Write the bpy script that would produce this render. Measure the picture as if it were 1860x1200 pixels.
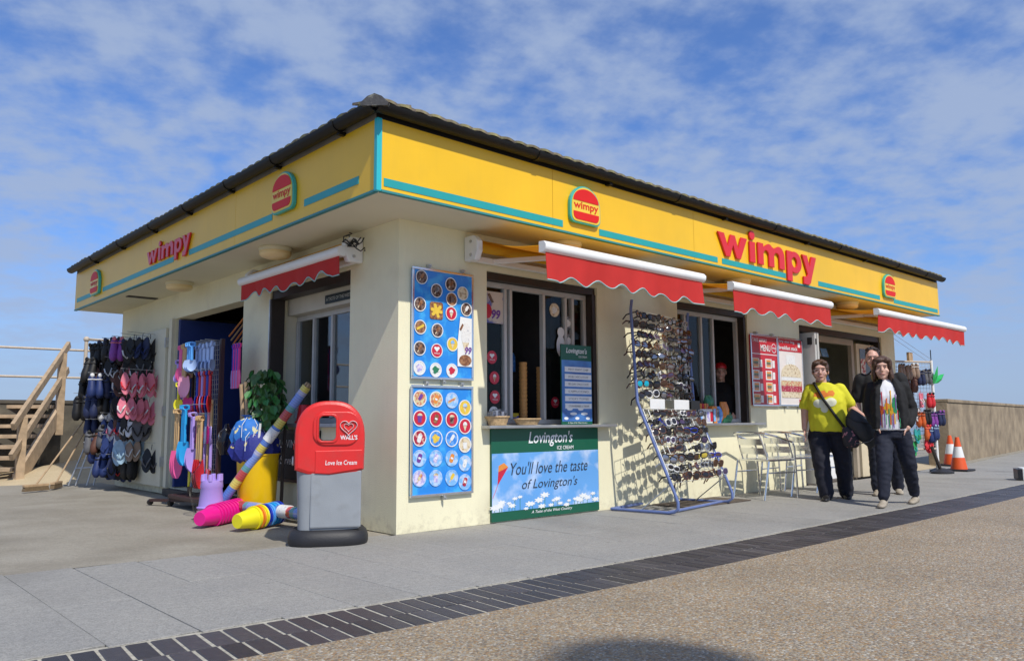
import bpy, bmesh, math, random
from mathutils import Vector as V, Matrix
R = math.radians
rnd = random.Random(7)
for o in list(bpy.data.objects): bpy.data.objects.remove(o)
S = bpy.context.scene
COL = S.collection
# ---------------------------------------------------------------- camera
cam = bpy.data.cameras.new('camera'); camo = bpy.data.objects.new('camera', cam); COL.objects.link(camo)
yaw, pit, rol = R(47.615), R(6.561), R(-0.3645)
fw = V((math.cos(yaw)*math.cos(pit), math.sin(yaw)*math.cos(pit), math.sin(pit)))
rt = V((math.sin(yaw), -math.cos(yaw), 0)); up = rt.cross(fw)
r2 = rt*math.cos(rol) + up*math.sin(rol); u2 = up*math.cos(rol) - rt*math.sin(rol)
mw = Matrix((r2, u2, -fw)).transposed().to_4x4(); mw.translation = V((-3.712, -5.471, 0.9))
camo.matrix_world = mw
cam.sensor_width = 36; cam.lens = 36*1440.4/1860; cam.clip_end = 20000; cam.clip_start = 0.05
S.camera = camo
# ---------------------------------------------------------------- light
SUN = V((0.17, 1.0, -1.18)).normalized()          # the way the light travels
elev = math.asin(-SUN.z); az = math.atan2(-SUN.x, -SUN.y)
w = bpy.data.worlds.new('World'); S.world = w; w.use_nodes = True
nt = w.node_tree; nt.nodes.clear(); N = nt.nodes.new; LK = nt.links.new
out = N('ShaderNodeOutputWorld'); bg = N('ShaderNodeBackground'); LK(bg.outputs[0], out.inputs[0])
sky = N('ShaderNodeTexSky'); sky.sky_type = 'NISHITA'; sky.sun_disc = False
sky.sun_elevation = elev; sky.sun_rotation = az; sky.air_density = 1.0; sky.dust_density = 0.6; sky.ozone_density = 1.6
tc = N('ShaderNodeTexCoord'); sep = N('ShaderNodeSeparateXYZ'); LK(tc.outputs['Generated'], sep.inputs[0])
mz = N('ShaderNodeMath'); mz.operation = 'MAXIMUM'; LK(sep.outputs[2], mz.inputs[0]); mz.inputs[1].default_value = 0.03
az_ = N('ShaderNodeMath'); az_.operation = 'ADD'; LK(mz.outputs[0], az_.inputs[0]); az_.inputs[1].default_value = 0.22
dv = N('ShaderNodeVectorMath'); dv.operation = 'DIVIDE'; LK(tc.outputs['Generated'], dv.inputs[0])
cb = N('ShaderNodeCombineXYZ'); 
for i in range(3): LK(az_.outputs[0], cb.inputs[i])
LK(cb.outputs[0], dv.inputs[1])
mp = N('ShaderNodeMapping'); LK(dv.outputs[0], mp.inputs[0]); mp.inputs['Rotation'].default_value = (0, 0, R(25)); mp.inputs['Scale'].default_value = (1.25, 1.25, 0.0)
def wnoise(sc, det, ro, dist=0.0):
    n = N('ShaderNodeTexNoise'); LK(mp.outputs[0], n.inputs['Vector']); n.inputs['Scale'].default_value = sc
    n.inputs['Detail'].default_value = det; n.inputs['Roughness'].default_value = ro; n.inputs['Distortion'].default_value = dist; return n
def wmath(op, a, b):
    m = N('ShaderNodeMath'); m.operation = op
    for i, x in enumerate((a, b)):
        if isinstance(x, (int, float)): m.inputs[i].default_value = x
        else: LK(x, m.inputs[i])
    return m.outputs[0]
n1 = wnoise(1.1, 3, 0.5, 0.0); n2 = wnoise(4.6, 5, 0.55, 0.0); n3 = wnoise(13.0, 5, 0.55, 0.0)
cl = wmath('ADD', wmath('MULTIPLY', n1.outputs[0], 0.36), wmath('ADD', wmath('MULTIPLY', n2.outputs[0], 0.46), wmath('MULTIPLY', n3.outputs[0], 0.20)))
cr = N('ShaderNodeMapRange'); cr.interpolation_type = 'SMOOTHSTEP'; LK(cl, cr.inputs[0])
cr.inputs[1].default_value = 0.37; cr.inputs[2].default_value = 0.60; cr.inputs[3].default_value = 0.06; cr.inputs[4].default_value = 0.90
hz_ = N('ShaderNodeMapRange'); hz_.interpolation_type = 'SMOOTHSTEP'; LK(sep.outputs[2], hz_.inputs[0]); hz_.inputs[1].default_value = 0.0; hz_.inputs[2].default_value = 0.24
hm = N('ShaderNodeMix'); hm.data_type = 'FLOAT'; LK(hz_.outputs[0], hm.inputs[0]); hm.inputs[2].default_value = 0.80; LK(cr.outputs[0], hm.inputs[3])   # cloud merges into even haze towards the horizon
cm = N('ShaderNodeMix'); cm.data_type = 'RGBA'; LK(hm.outputs[0], cm.inputs[0])
sat = N('ShaderNodeMix'); sat.data_type = 'RGBA'; sat.blend_type = 'MULTIPLY'; sat.inputs[0].default_value = 1.0
LK(sky.outputs[0], sat.inputs[6]); sat.inputs[7].default_value = (0.38, 0.585, 0.93, 1)
LK(sat.outputs[2], cm.inputs[6]); cm.inputs[7].default_value = (2.12, 2.68, 3.85, 1)
LK(cm.outputs[2], bg.inputs[0]); bg.inputs[1].default_value = 0.15
sl = bpy.data.lights.new('sun', 'SUN'); sl.energy = 3.55; sl.angle = R(0.75); sl.color = (1.0, 0.95, 0.86)
so = bpy.data.objects.new('sun', sl); COL.objects.link(so); so.rotation_euler = SUN.to_track_quat('-Z', 'Y').to_euler(); so.location = (-3, -12, 15)
vs = S.view_settings; vs.view_transform = 'Standard'; vs.look = 'None'; vs.exposure = 0.22; vs.gamma = 1.0; vs.use_curve_mapping = False
S.render.engine = 'CYCLES'

# ---------------------------------------------------------------- materials
MATS = {}
def mat(name, c, rough=0.55, metal=0.0, var=0.07, vs=6.0, bump=0.0, bs=80.0, rv=0.0, rh=0.0, coat=0.0, alpha=1.0, trans=0.0, spec=0.5, c2=None, c2t=(0.45, 0.65), c2s=4.0, emit=0.0):
    if name in MATS: return MATS[name]
    m = bpy.data.materials.new(name); m.use_nodes = True; t = m.node_tree; b = t.nodes['Principled BSDF']
    n = t.nodes.new; l = t.links.new
    tcn = n('ShaderNodeTexCoord'); P = tcn.outputs['Object']
    col = n('ShaderNodeRGB'); col.outputs[0].default_value = (*c, 1); co = col.outputs[0]
    if c2:
        ns = n('ShaderNodeTexNoise'); l(P, ns.inputs['Vector']); ns.inputs['Scale'].default_value = c2s; ns.inputs['Detail'].default_value = 6
        mr = n('ShaderNodeMapRange'); l(ns.outputs[0], mr.inputs[0]); mr.inputs[1].default_value, mr.inputs[2].default_value = c2t
        mx = n('ShaderNodeMix'); mx.data_type = 'RGBA'; l(mr.outputs[0], mx.inputs[0]); l(co, mx.inputs[6]); mx.inputs[7].default_value = (*c2, 1); co = mx.outputs[2]
    if var:
        ns = n('ShaderNodeTexNoise'); l(P, ns.inputs['Vector']); ns.inputs['Scale'].default_value = vs; ns.inputs['Detail'].default_value = 5
        mr = n('ShaderNodeMapRange'); l(ns.outputs[0], mr.inputs[0]); mr.inputs[1].default_value = 0.25; mr.inputs[2].default_value = 0.75
        mr.inputs[3].default_value = 1-var; mr.inputs[4].default_value = 1+var
        hs = n('ShaderNodeHueSaturation'); l(co, hs.inputs['Color']); l(mr.outputs[0], hs.inputs['Value']); co = hs.outputs[0]
    if rv or rh:
        oi = n('ShaderNodeObjectInfo'); hs = n('ShaderNodeHueSaturation'); l(co, hs.inputs['Color']); co = hs.outputs[0]
        a = n('ShaderNodeMapRange'); l(oi.outputs['Random'], a.inputs[0]); a.inputs[3].default_value = 1-rv; a.inputs[4].default_value = 1+rv; l(a.outputs[0], hs.inputs['Value'])
        if rh:
            a = n('ShaderNodeMapRange'); l(oi.outputs['Random'], a.inputs[0]); a.inputs[3].default_value = .5-rh; a.inputs[4].default_value = .5+rh; l(a.outputs[0], hs.inputs['Hue'])
    l(co, b.inputs['Base Color'])
    b.inputs['Roughness'].default_value = rough; b.inputs['Metallic'].default_value = metal
    b.inputs['Specular IOR Level'].default_value = spec; b.inputs['Coat Weight'].default_value = coat
    b.inputs['Alpha'].default_value = alpha; b.inputs['Transmission Weight'].default_value = trans
    if emit: l(co, b.inputs['Emission Color']); b.inputs['Emission Strength'].default_value = emit
    if bump:
        ns = n('ShaderNodeTexNoise'); l(P, ns.inputs['Vector']); ns.inputs['Scale'].default_value = bs; ns.inputs['Detail'].default_value = 4
        bp = n('ShaderNodeBump'); bp.inputs['Strength'].default_value = bump; bp.inputs['Distance'].default_value = 0.01; l(ns.outputs[0], bp.inputs['Height']); l(bp.outputs[0], b.inputs['Normal'])
    MATS[name] = m; return m
def glass(name, tint=(0.9, 0.95, 0.95), fac=0.12, alpha_dark=0.0):
    if name in MATS: return MATS[name]
    m = bpy.data.materials.new(name); m.use_nodes = True; t = m.node_tree; t.nodes.clear(); n = t.nodes.new; l = t.links.new
    o = n('ShaderNodeOutputMaterial'); mx = n('ShaderNodeMixShader'); tr = n('ShaderNodeBsdfTransparent'); gl = n('ShaderNodeBsdfGlossy')
    tr.inputs[0].default_value = (*tint, 1); gl.inputs['Roughness'].default_value = 0.02
    fr = n('ShaderNodeLayerWeight'); fr.inputs[0].default_value = .5; pw = n('ShaderNodeMath'); pw.operation = 'POWER'; l(fr.outputs['Facing'], pw.inputs[0]); pw.inputs[1].default_value = 4.0
    ad = n('ShaderNodeMath'); ad.operation = 'MULTIPLY_ADD'; l(pw.outputs[0], ad.inputs[0]); ad.inputs[1].default_value = .7; ad.inputs[2].default_value = fac
    l(ad.outputs[0], mx.inputs[0]); l(tr.outputs[0], mx.inputs[1]); l(gl.outputs[0], mx.inputs[2]); l(mx.outputs[0], o.inputs[0])
    MATS[name] = m; return m

# ---------------------------------------------------------------- mesh builder
XF = {'front': (V((1, 0, 0)), V((0, 0, 1)), V((0, -1, 0))), 'left': (V((0, -1, 0)), V((0, 0, 1)), V((-1, 0, 0)))}
class MB:
    def __init__(s): s.v = []; s.f = []
    def add(s, vs, fs):
        k = len(s.v); s.v += [V(a) for a in vs]; s.f += [tuple(i+k for i in f) for f in fs]; return s
    def box(s, x0, x1, y0, y1, z0, z1):
        return s.add([(x, y, z) for z in (z0, z1) for y in (y0, y1) for x in (x0, x1)], [(0, 2, 3, 1), (4, 5, 7, 6), (0, 1, 5, 4), (2, 6, 7, 3), (0, 4, 6, 2), (1, 3, 7, 5)])
    def obox(s, o, u, v, n, a, b, c):         # a,b,c = (lo,hi) along u,v,n
        o = V(o); return s.add([o+u*x+v*y+n*z for z in c for y in b for x in a], [(0, 2, 3, 1), (4, 5, 7, 6), (0, 1, 5, 4), (2, 6, 7, 3), (0, 4, 6, 2), (1, 3, 7, 5)])
    def bar(s, a, b, w, h, upv=(0, 0, 1)):    # rectangular bar from a to b
        a, b = V(a), V(b); d = (b-a); L = d.length; d.normalize(); sd = d.cross(V(upv)).normalized(); uu = sd.cross(d)
        return s.obox(a, d, sd, uu, (0, L), (-w/2, w/2), (-h/2, h/2))
    def tube(s, pts, r, seg=8, closed=False, flat=None):
        pts = [V(q) for q in pts]; n = len(pts); rs = r if isinstance(r, (list, tuple)) else [r]*n
        k = len(s.v); prev = None
        for i, q in enumerate(pts):
            a = pts[i-1] if (i or closed) else pts[i]; b = pts[(i+1) % n] if (i < n-1 or closed) else pts[i]
            t = (b-a).normalized()
            if prev is None:
                x = t.cross(V((0, 0, 1)) if abs(t.z) < .95 else V((0, 1, 0))).normalized()
            else: x = (prev - t*prev.dot(t)).normalized()
            prev = x; y = t.cross(x)
            for j in range(seg):
                an = 2*math.pi*j/seg; s.v.append(q + (x*math.cos(an) + y*math.sin(an)*(flat or 1))*rs[i])
        m = n if closed else n-1
        for i in range(m):
            for j in range(seg):
                a, b = i*seg+j, i*seg+(j+1) % seg; c, d = ((i+1) % n)*seg+(j+1) % seg, ((i+1) % n)*seg+j
                s.f.append((k+a, k+b, k+c, k+d))
        if not closed:
            s.f.append(tuple(k+j for j in reversed(range(seg)))); s.f.append(tuple(k+(n-1)*seg+j for j in range(seg)))
        return s
    def lathe(s, prof, o=(0, 0, 0), ax=(0, 0, 1), seg=20, sx=1.0, sy=1.0, caps=True):
        o = V(o); ax = V(ax).normalized(); x = ax.cross(V((0, 0, 1)) if abs(ax.z) < .95 else V((0, 1, 0))).normalized(); y = ax.cross(x); k = len(s.v)
        for (r, h) in prof:
            for j in range(seg):
                an = 2*math.pi*j/seg; s.v.append(o + ax*h + x*(r*sx*math.cos(an)) + y*(r*sy*math.sin(an)))
        for i in range(len(prof)-1):
            for j in range(seg): s.f.append((k+i*seg+j, k+i*seg+(j+1) % seg, k+(i+1)*seg+(j+1) % seg, k+(i+1)*seg+j))
        if caps: s.f.append(tuple(k+j for j in reversed(range(seg)))); s.f.append(tuple(k+(len(prof)-1)*seg+j for j in range(seg)))
        return s
    def prism(s, poly, o, u, v, n, d0, d1):   # polygon (u,v) extruded d0..d1 along n
        o = V(o); m = len(poly); k = len(s.v)
        for d in (d0, d1): s.v += [o+u*a+v*b+n*d for a, b in poly]
        s.f.append(tuple(k+i for i in reversed(range(m)))); s.f.append(tuple(k+m+i for i in range(m)))
        for i in range(m): s.f.append((k+i, k+(i+1) % m, k+m+(i+1) % m, k+m+i))
        return s
    def loft(s, rings, cap=True, closed=True):
        k = len(s.v); m = len(rings[0])
        for r in rings: s.v += [V(q) for q in r]
        for i in range(len(rings)-1):
            for j in range(m if closed else m-1): s.f.append((k+i*m+j, k+i*m+(j+1) % m, k+(i+1)*m+(j+1) % m, k+(i+1)*m+j))
        if cap and closed: s.f.append(tuple(k+j for j in reversed(range(m)))); s.f.append(tuple(k+(len(rings)-1)*m+j for j in range(m)))
        return s
    def ell(s, c, rx, ry, rz, seg=12, rng=8):
        c = V(c); return s.loft([[c+V((rx*math.sin(a)*math.cos(2*math.pi*j/seg), ry*math.sin(a)*math.sin(2*math.pi*j/seg), rz*math.cos(a))) for j in range(seg)] for a in [math.pi*(i+.03 if i == 0 else i-.03 if i == rng else i)/rng for i in range(rng, -1, -1)]])
    def xf(s, M): s.v = [M @ q for q in s.v]; return s
    def mesh(s, name, m, smooth=False, bevel=0.0, bseg=2, ang=38):
        me = bpy.data.meshes.new(name); me.from_pydata([tuple(q) for q in s.v], [], s.f)
        bm = bmesh.new(); bm.from_mesh(me); bmesh.ops.recalc_face_normals(bm, faces=bm.faces)
        if bevel:
            es = [e for e in bm.edges if len(e.link_faces) == 2 and e.calc_face_angle(0) > R(35)]
            bmesh.ops.bevel(bm, geom=es, offset=bevel, segments=bseg, affect='EDGES', profile=0.6, clamp_overlap=True)
        bm.to_mesh(me); bm.free()
        if m: me.materials.append(m)
        if smooth:
            me.shade_smooth(); me.set_sharp_from_angle(angle=R(ang))
        return me
    def build(s, name, m, parent=None, smooth=False, bevel=0.0, label=None, loc=None, **kw):
        # vertices are given in world coordinates; the origin goes to the parent's place
        o0 = wloc(parent) if parent else V(loc) if loc is not None else V((0, 0, 0))
        if o0.length: s.v = [q-o0 for q in s.v]
        o = bpy.data.objects.new(name, s.mesh(name, m, smooth, bevel, **kw)); COL.objects.link(o)
        if parent: o.parent = parent; WL[o.name] = wloc(parent)
        else: o.location = o0; WL[o.name] = o0
        if label: o['label'] = label
        return o
WL = {}
def wloc(o): return WL.get(o.name, V((0, 0, 0)))
def tag(o, label, cat, group=None):
    o['label'] = label; o['category'] = cat
    if group: o['group'] = group
    return o
def thing(name, label, cat, loc=(0, 0, 0), group=None):
    o = bpy.data.objects.new(name, None); COL.objects.link(o); o.location = loc; o.empty_display_size = .1; WL[o.name] = V(loc); return tag(o, label, cat, group)
def kids(o): return [c for c in COL.objects if c.parent == o]
CH = {}
def dup(root, loc, rot=None, label=None, group=None, scale=None):
    r = root.copy(); COL.objects.link(r); r.location = loc; WL[r.name] = V(loc)
    if rot is not None: r.rotation_euler = rot if isinstance(rot, tuple) else (0, 0, rot)
    if scale: r.scale = scale
    if label: r['label'] = label
    if group: r['group'] = group
    for ch in root.children:
        c = ch.copy(); COL.objects.link(c); c.parent = r
        for g in ch.children:
            d = g.copy(); COL.objects.link(d); d.parent = c
    return r
def struct(o, kind='structure'): o['kind'] = kind; return o
def px_text(body, shear=0.0, offset=0.0, spacing=1.0, extrude=0.0, res=3):
    cu = bpy.data.curves.new('lettering', 'FONT'); cu.body = body; cu.shear = shear; cu.offset = offset; cu.space_character = spacing; cu.extrude = extrude; cu.resolution_u = res
    o = bpy.data.objects.new('lettering', cu); me = o.to_mesh(); vs = [q.co.copy() for q in me.vertices]; fs = [tuple(q.vertices) for q in me.polygons]
    o.to_mesh_clear(); bpy.data.objects.remove(o); bpy.data.curves.remove(cu); return vs, fs
def text(parent, body, m, o, face, w, h, lift=0.003, name='lettering', thick=0.0, label=None, slope=0.0, **kw):
    # fits the text into w x h with its lower left corner at o on the given face
    u, v, n = XF[face] if isinstance(face, str) else face
    vs, fs = px_text(body, extrude=0.5 if thick else 0.0, **kw)
    x0, x1 = min(q.x for q in vs), max(q.x for q in vs); y0, y1 = min(q.y for q in vs), max(q.y for q in vs)
    if h is None: h = w*(y1-y0)/(x1-x0)
    b = MB(); b.v = [V(o)+u*((q.x-x0)/(x1-x0)*w)+v*((q.y-y0)/(y1-y0)*h+slope*(q.x-x0)/(x1-x0)*w)+n*(lift+((q.z+.5)*thick if thick else 0)) for q in vs]; b.f = fs
    return b.build(name, m, parent, label=label)
def outline(name, m, parent, splines, o, face, depth, d0=0.0, bevel=0.0):
    # closed outlines (first outer, then holes) -> filled, extruded solid; built from a 2D curve
    u, v, n = XF[face] if isinstance(face, str) else face
    cu = bpy.data.curves.new(name, 'CURVE'); cu.dimensions = '2D'; cu.fill_mode = 'BOTH'; cu.extrude = depth/2-bevel; cu.bevel_depth = bevel; cu.bevel_resolution = 1; cu.offset = -bevel
    for sp in splines:
        q = cu.splines.new('POLY'); q.points.add(len(sp)-1); q.use_cyclic_u = True
        for i, (a, b) in enumerate(sp): q.points[i].co = (a, b, 0, 1)
    ob = bpy.data.objects.new(name, cu); me = ob.to_mesh(); b = MB()
    b.v = [V(o)+u*q.co.x+v*q.co.y+n*(q.co.z+depth/2+d0) for q in me.vertices]; b.f = [tuple(q.vertices) for q in me.polygons]
    ob.to_mesh_clear(); bpy.data.objects.remove(ob); bpy.data.curves.remove(cu)
    return b.build(name, m, parent)
def arc(cx, cy, rx, ry, a0, a1, n=8): return [(cx+rx*math.cos(R(a0+(a1-a0)*i/n)), cy+ry*math.sin(R(a0+(a1-a0)*i/n))) for i in range(n+1)]
def rrect(x0, x1, y0, y1, r, n=4): return arc(x1-r, y1-r, r, r, 0, 90, n)+arc(x0+r, y1-r, r, r, 90, 180, n)+arc(x0+r, y0+r, r, r, 180, 270, n)+arc(x1-r, y0+r, r, r, 270, 360, n)
# shared materials
m_cream = mat('cream_paint', (0.80, 0.755, 0.53), 0.75, var=.05, vs=2.2, bump=.3, bs=110, c2=(0.62, 0.57, 0.40), c2t=(.58, .82), c2s=1.6)
def splash(m):           # splashed dirt and flaked paint along the foot of the wall
    t = m.node_tree; n = t.nodes.new; l = t.links.new; b = t.nodes['Principled BSDF']; src = b.inputs['Base Color'].links[0].from_socket
    P = n('ShaderNodeTexCoord').outputs['Object']; sp = n('ShaderNodeSeparateXYZ'); l(P, sp.inputs[0])
    h = n('ShaderNodeMapRange'); l(sp.outputs[2], h.inputs[0]); h.inputs[1].default_value = 0.0; h.inputs[2].default_value = .38; h.inputs[3].default_value = .32; h.inputs[4].default_value = 0.0
    ns = n('ShaderNodeTexNoise'); l(P, ns.inputs['Vector']); ns.inputs['Scale'].default_value = 13; ns.inputs['Detail'].default_value = 8; ns.inputs['Roughness'].default_value = .7
    ad = n('ShaderNodeMath'); ad.operation = 'ADD'; l(h.outputs[0], ad.inputs[0]); l(ns.outputs[0], ad.inputs[1])
    mr = n('ShaderNodeMapRange'); l(ad.outputs[0], mr.inputs[0]); mr.inputs[1].default_value = .74; mr.inputs[2].default_value = .98; mr.inputs[4].default_value = .42
    mx = n('ShaderNodeMix'); mx.data_type = 'RGBA'; l(mr.outputs[0], mx.inputs[0]); l(src, mx.inputs[6]); mx.inputs[7].default_value = (.36, .31, .22, 1); l(mx.outputs[2], b.inputs['Base Color'])
splash(m_cream)
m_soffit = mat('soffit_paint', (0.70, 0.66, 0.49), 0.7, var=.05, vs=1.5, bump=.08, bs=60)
m_yellow = mat('sign_yellow', (0.83, 0.495, 0.012), 0.35, var=.05, vs=2.2, c2=(0.76, 0.46, 0.02), c2t=(.5, .8), c2s=1.3)
m_teal = mat('sign_teal', (0.02, 0.33, 0.34), 0.4, var=.05)
m_red = mat('sign_red', (0.66, 0.016, 0.012), 0.5, var=.03, spec=.3)
m_black = mat('black_plastic', (0.012, 0.012, 0.013), 0.4, var=.1)
m_alu = mat('aluminium', (0.80, 0.81, 0.82), 0.18, 0.95, var=.05, vs=20)
m_pvc = mat('white_frame', (0.50, 0.50, 0.48), 0.4, var=.06, vs=10)
m_white = mat('white_paint', (0.80, 0.80, 0.78), 0.45, var=.04)
m_brown = mat('dark_frame', (0.035, 0.025, 0.02), 0.5, var=.15)
m_glass = glass('window_glass', (.82, .86, .86), 0.015)
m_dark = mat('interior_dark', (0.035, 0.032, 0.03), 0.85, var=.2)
m_wood = mat('timber', (0.42, 0.29, 0.17), 0.7, var=.22, vs=14, bump=.2, bs=60)
m_steel = mat('galvanised_steel', (0.55, 0.56, 0.56), 0.42, 0.8, var=.15, vs=18)

def streaks(m, c, amt):        # rain streaks and fading down a panel
    t = m.node_tree; n = t.nodes.new; l = t.links.new; b = t.nodes['Principled BSDF']; src = b.inputs['Base Color'].links[0].from_socket
    mp_ = n('ShaderNodeMapping'); l(n('ShaderNodeTexCoord').outputs['Object'], mp_.inputs[0]); mp_.inputs['Scale'].default_value = (7, 7, .7)
    ns = n('ShaderNodeTexNoise'); l(mp_.outputs[0], ns.inputs['Vector']); ns.inputs['Scale'].default_value = 2.2; ns.inputs['Detail'].default_value = 7; ns.inputs['Roughness'].default_value = .65
    mr = n('ShaderNodeMapRange'); l(ns.outputs[0], mr.inputs[0]); mr.inputs[1].default_value = .5; mr.inputs[2].default_value = .78; mr.inputs[4].default_value = amt
    mx = n('ShaderNodeMix'); mx.data_type = 'RGBA'; l(mr.outputs[0], mx.inputs[0]); l(src, mx.inputs[6]); mx.inputs[7].default_value = (*c, 1); l(mx.outputs[2], b.inputs['Base Color'])
streaks(m_yellow, (.60, .36, .03), .12); streaks(m_cream, (.58, .52, .36), .16)
# ================================================================ setting
def sheet(name, pts, z, m, kind='structure', sub=0):
    b = MB(); b.add([(x, y, z) for x, y in pts], [tuple(range(len(pts)))]); return struct(b.build(name, m), kind)
def nodes_mat(name):
    m = bpy.data.materials.new(name); m.use_nodes = True; t = m.node_tree; MATS[name] = m
    return m, t.nodes.new, t.links.new, t.nodes['Principled BSDF'], t.nodes.new('ShaderNodeTexCoord').outputs['Object']
def gravel_mat():
    m, n, l, b, P = nodes_mat('exposed_aggregate')
    cols = [(0.0, (.16, .12, .085)), (.14, (.33, .27, .20)), (.28, (.40, .27, .14)), (.42, (.28, .26, .22)), (.55, (.46, .40, .30)), (.66, (.13, .12, .115)), (.74, (.34, .20, .105)), (.84, (.36, .34, .31)), (.94, (.62, .59, .52))]
    def layer(sc):
        vo = n('ShaderNodeTexVoronoi'); l(P, vo.inputs['Vector']); vo.inputs['Scale'].default_value = sc; vo.inputs['Randomness'].default_value = 1
        sp = n('ShaderNodeSeparateColor'); l(vo.outputs['Color'], sp.inputs[0]); r = n('ShaderNodeValToRGB'); r.color_ramp.interpolation = 'CONSTANT'
        e = r.color_ramp.elements
        for i, (p, c) in enumerate(cols):
            q = e[i] if i < 2 else e.new(p); q.position = p; q.color = (*c, 1)
        l(sp.outputs[0], r.inputs[0]); return vo, r
    v1, r1 = layer(72); v2, r2 = layer(150)
    mort = n('ShaderNodeMapRange'); l(v1.outputs['Distance'], mort.inputs[0]); mort.inputs[1].default_value = .42; mort.inputs[2].default_value = .62
    mx = n('ShaderNodeMix'); mx.data_type = 'RGBA'; l(mort.outputs[0], mx.inputs[0]); l(r1.outputs[0], mx.inputs[6]); l(r2.outputs[0], mx.inputs[7])
    big = n('ShaderNodeTexNoise'); l(P, big.inputs['Vector']); big.inputs['Scale'].default_value = 1.1; big.inputs['Detail'].default_value = 5
    mr = n('ShaderNodeMapRange'); l(big.outputs[0], mr.inputs[0]); mr.inputs[1].default_value = .3; mr.inputs[2].default_value = .7; mr.inputs[3].default_value = .80; mr.inputs[4].default_value = 1.04
    mv = n('ShaderNodeMix'); mv.data_type = 'RGBA'; mv.inputs[0].default_value = .30; l(mx.outputs[2], mv.inputs[6]); mv.inputs[7].default_value = (.28, .232, .16, 1)
    hs = n('ShaderNodeHueSaturation'); l(mv.outputs[2], hs.inputs['Color']); l(mr.outputs[0], hs.inputs['Value']); hs.inputs['Saturation'].default_value = 1.14; l(hs.outputs[0], b.inputs['Base Color'])
    b.inputs['Roughness'].default_value = .62
    inv = n('ShaderNodeMath'); inv.operation = 'SUBTRACT'; inv.inputs[0].default_value = 1; l(v1.outputs['Distance'], inv.inputs[1])
    bp = n('ShaderNodeBump'); bp.inputs['Strength'].default_value = .8; bp.inputs['Distance'].default_value = .006; l(inv.outputs[0], bp.inputs['Height']); l(bp.outputs[0], b.inputs['Normal'])
    return m
def speck_mat(name, c, c2, sp=.25, bsc=160, stain=None):
    m, n, l, b, P = nodes_mat(name)
    a = n('ShaderNodeTexVoronoi'); l(P, a.inputs['Vector']); a.inputs['Scale'].default_value = 170
    a2 = n('ShaderNodeTexNoise'); l(P, a2.inputs['Vector']); a2.inputs['Scale'].default_value = 1.7; a2.inputs['Detail'].default_value = 7
    a3 = n('ShaderNodeTexNoise'); l(P, a3.inputs['Vector']); a3.inputs['Scale'].default_value = 26; a3.inputs['Detail'].default_value = 4
    mr = n('ShaderNodeMapRange'); l(a2.outputs[0], mr.inputs[0]); mr.inputs[1].default_value = .35; mr.inputs[2].default_value = .68
    mx = n('ShaderNodeMix'); mx.data_type = 'RGBA'; l(mr.outputs[0], mx.inputs[0]); mx.inputs[6].default_value = (*c, 1); mx.inputs[7].default_value = (*c2, 1)
    ad = n('ShaderNodeMath'); ad.operation = 'ADD'; sc_ = n('ShaderNodeSeparateColor'); l(a.outputs['Color'], sc_.inputs[0]); l(sc_.outputs[0], ad.inputs[0]); l(a3.outputs[0], ad.inputs[1])
    vr = n('ShaderNodeMapRange'); l(ad.outputs[0], vr.inputs[0]); vr.inputs[1].default_value = .35; vr.inputs[2].default_value = 1.65; vr.inputs[3].default_value = 1-sp; vr.inputs[4].default_value = 1+sp
    oi = n('ShaderNodeObjectInfo'); o2 = n('ShaderNodeMapRange'); l(oi.outputs['Random'], o2.inputs[0]); o2.inputs[3].default_value = .97; o2.inputs[4].default_value = 1.03
    mu = n('ShaderNodeMath'); mu.operation = 'MULTIPLY'; l(vr.outputs[0], mu.inputs[0]); l(o2.outputs[0], mu.inputs[1])
    hs = n('ShaderNodeHueSaturation'); l(mx.outputs[2], hs.inputs['Color']); l(mu.outputs[0], hs.inputs['Value']); l(hs.outputs[0], b.inputs['Base Color'])
    sv = n('ShaderNodeTexVoronoi'); l(P, sv.inputs['Vector']); sv.inputs['Scale'].default_value = 3.2; sm = n('ShaderNodeMapRange'); l(sv.outputs['Distance'], sm.inputs[0]); sm.inputs[1].default_value = .05; sm.inputs[2].default_value = .075; sm.inputs[3].default_value = .45; sm.inputs[4].default_value = 0
    st_ = n('ShaderNodeTexNoise'); l(P, st_.inputs['Vector']); st_.inputs['Scale'].default_value = .9; st_.inputs['Detail'].default_value = 6; sn = n('ShaderNodeMapRange'); l(st_.outputs[0], sn.inputs[0]); sn.inputs[1].default_value = .52; sn.inputs[2].default_value = .72; sn.inputs[4].default_value = .38
    sx_ = n('ShaderNodeMath'); sx_.operation = 'MAXIMUM'; l(sm.outputs[0], sx_.inputs[0]); l(sn.outputs[0], sx_.inputs[1])
    sd_ = n('ShaderNodeMix'); sd_.data_type = 'RGBA'; l(sx_.outputs[0], sd_.inputs[0]); l(hs.outputs[0], sd_.inputs[6]); sd_.inputs[7].default_value = (c[0]*.5, c[1]*.48, c[2]*.45, 1); l(sd_.outputs[2], b.inputs['Base Color'])
    b.inputs['Roughness'].default_value = .8
    bp = n('ShaderNodeBump'); bp.inputs['Strength'].default_value = .25; bp.inputs['Distance'].default_value = .004; l(a.outputs[0], bp.inputs['Height']); l(bp.outputs[0], b.inputs['Normal'])
    return m
m_gravel = gravel_mat()
m_slab = speck_mat('paving_grey', (.262, .255, .238), (.292, .282, .258), .26)
m_apron = speck_mat('worn_concrete', (.30, .275, .225), (.235, .21, .165), .24)
m_sand = speck_mat('dry_sand', (.50, .40, .25), (.43, .34, .21), .14)
m_brick = mat('engineering_brick', (.052, .048, .052), .42, var=.3, vs=22, bump=.3, bs=120, rv=.35, c2=(.10, .09, .08), c2t=(.55, .8), c2s=9)
m_mortar = mat('pale_mortar', (.38, .355, .29), .9, var=.3, vs=30, bump=.4)
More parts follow.
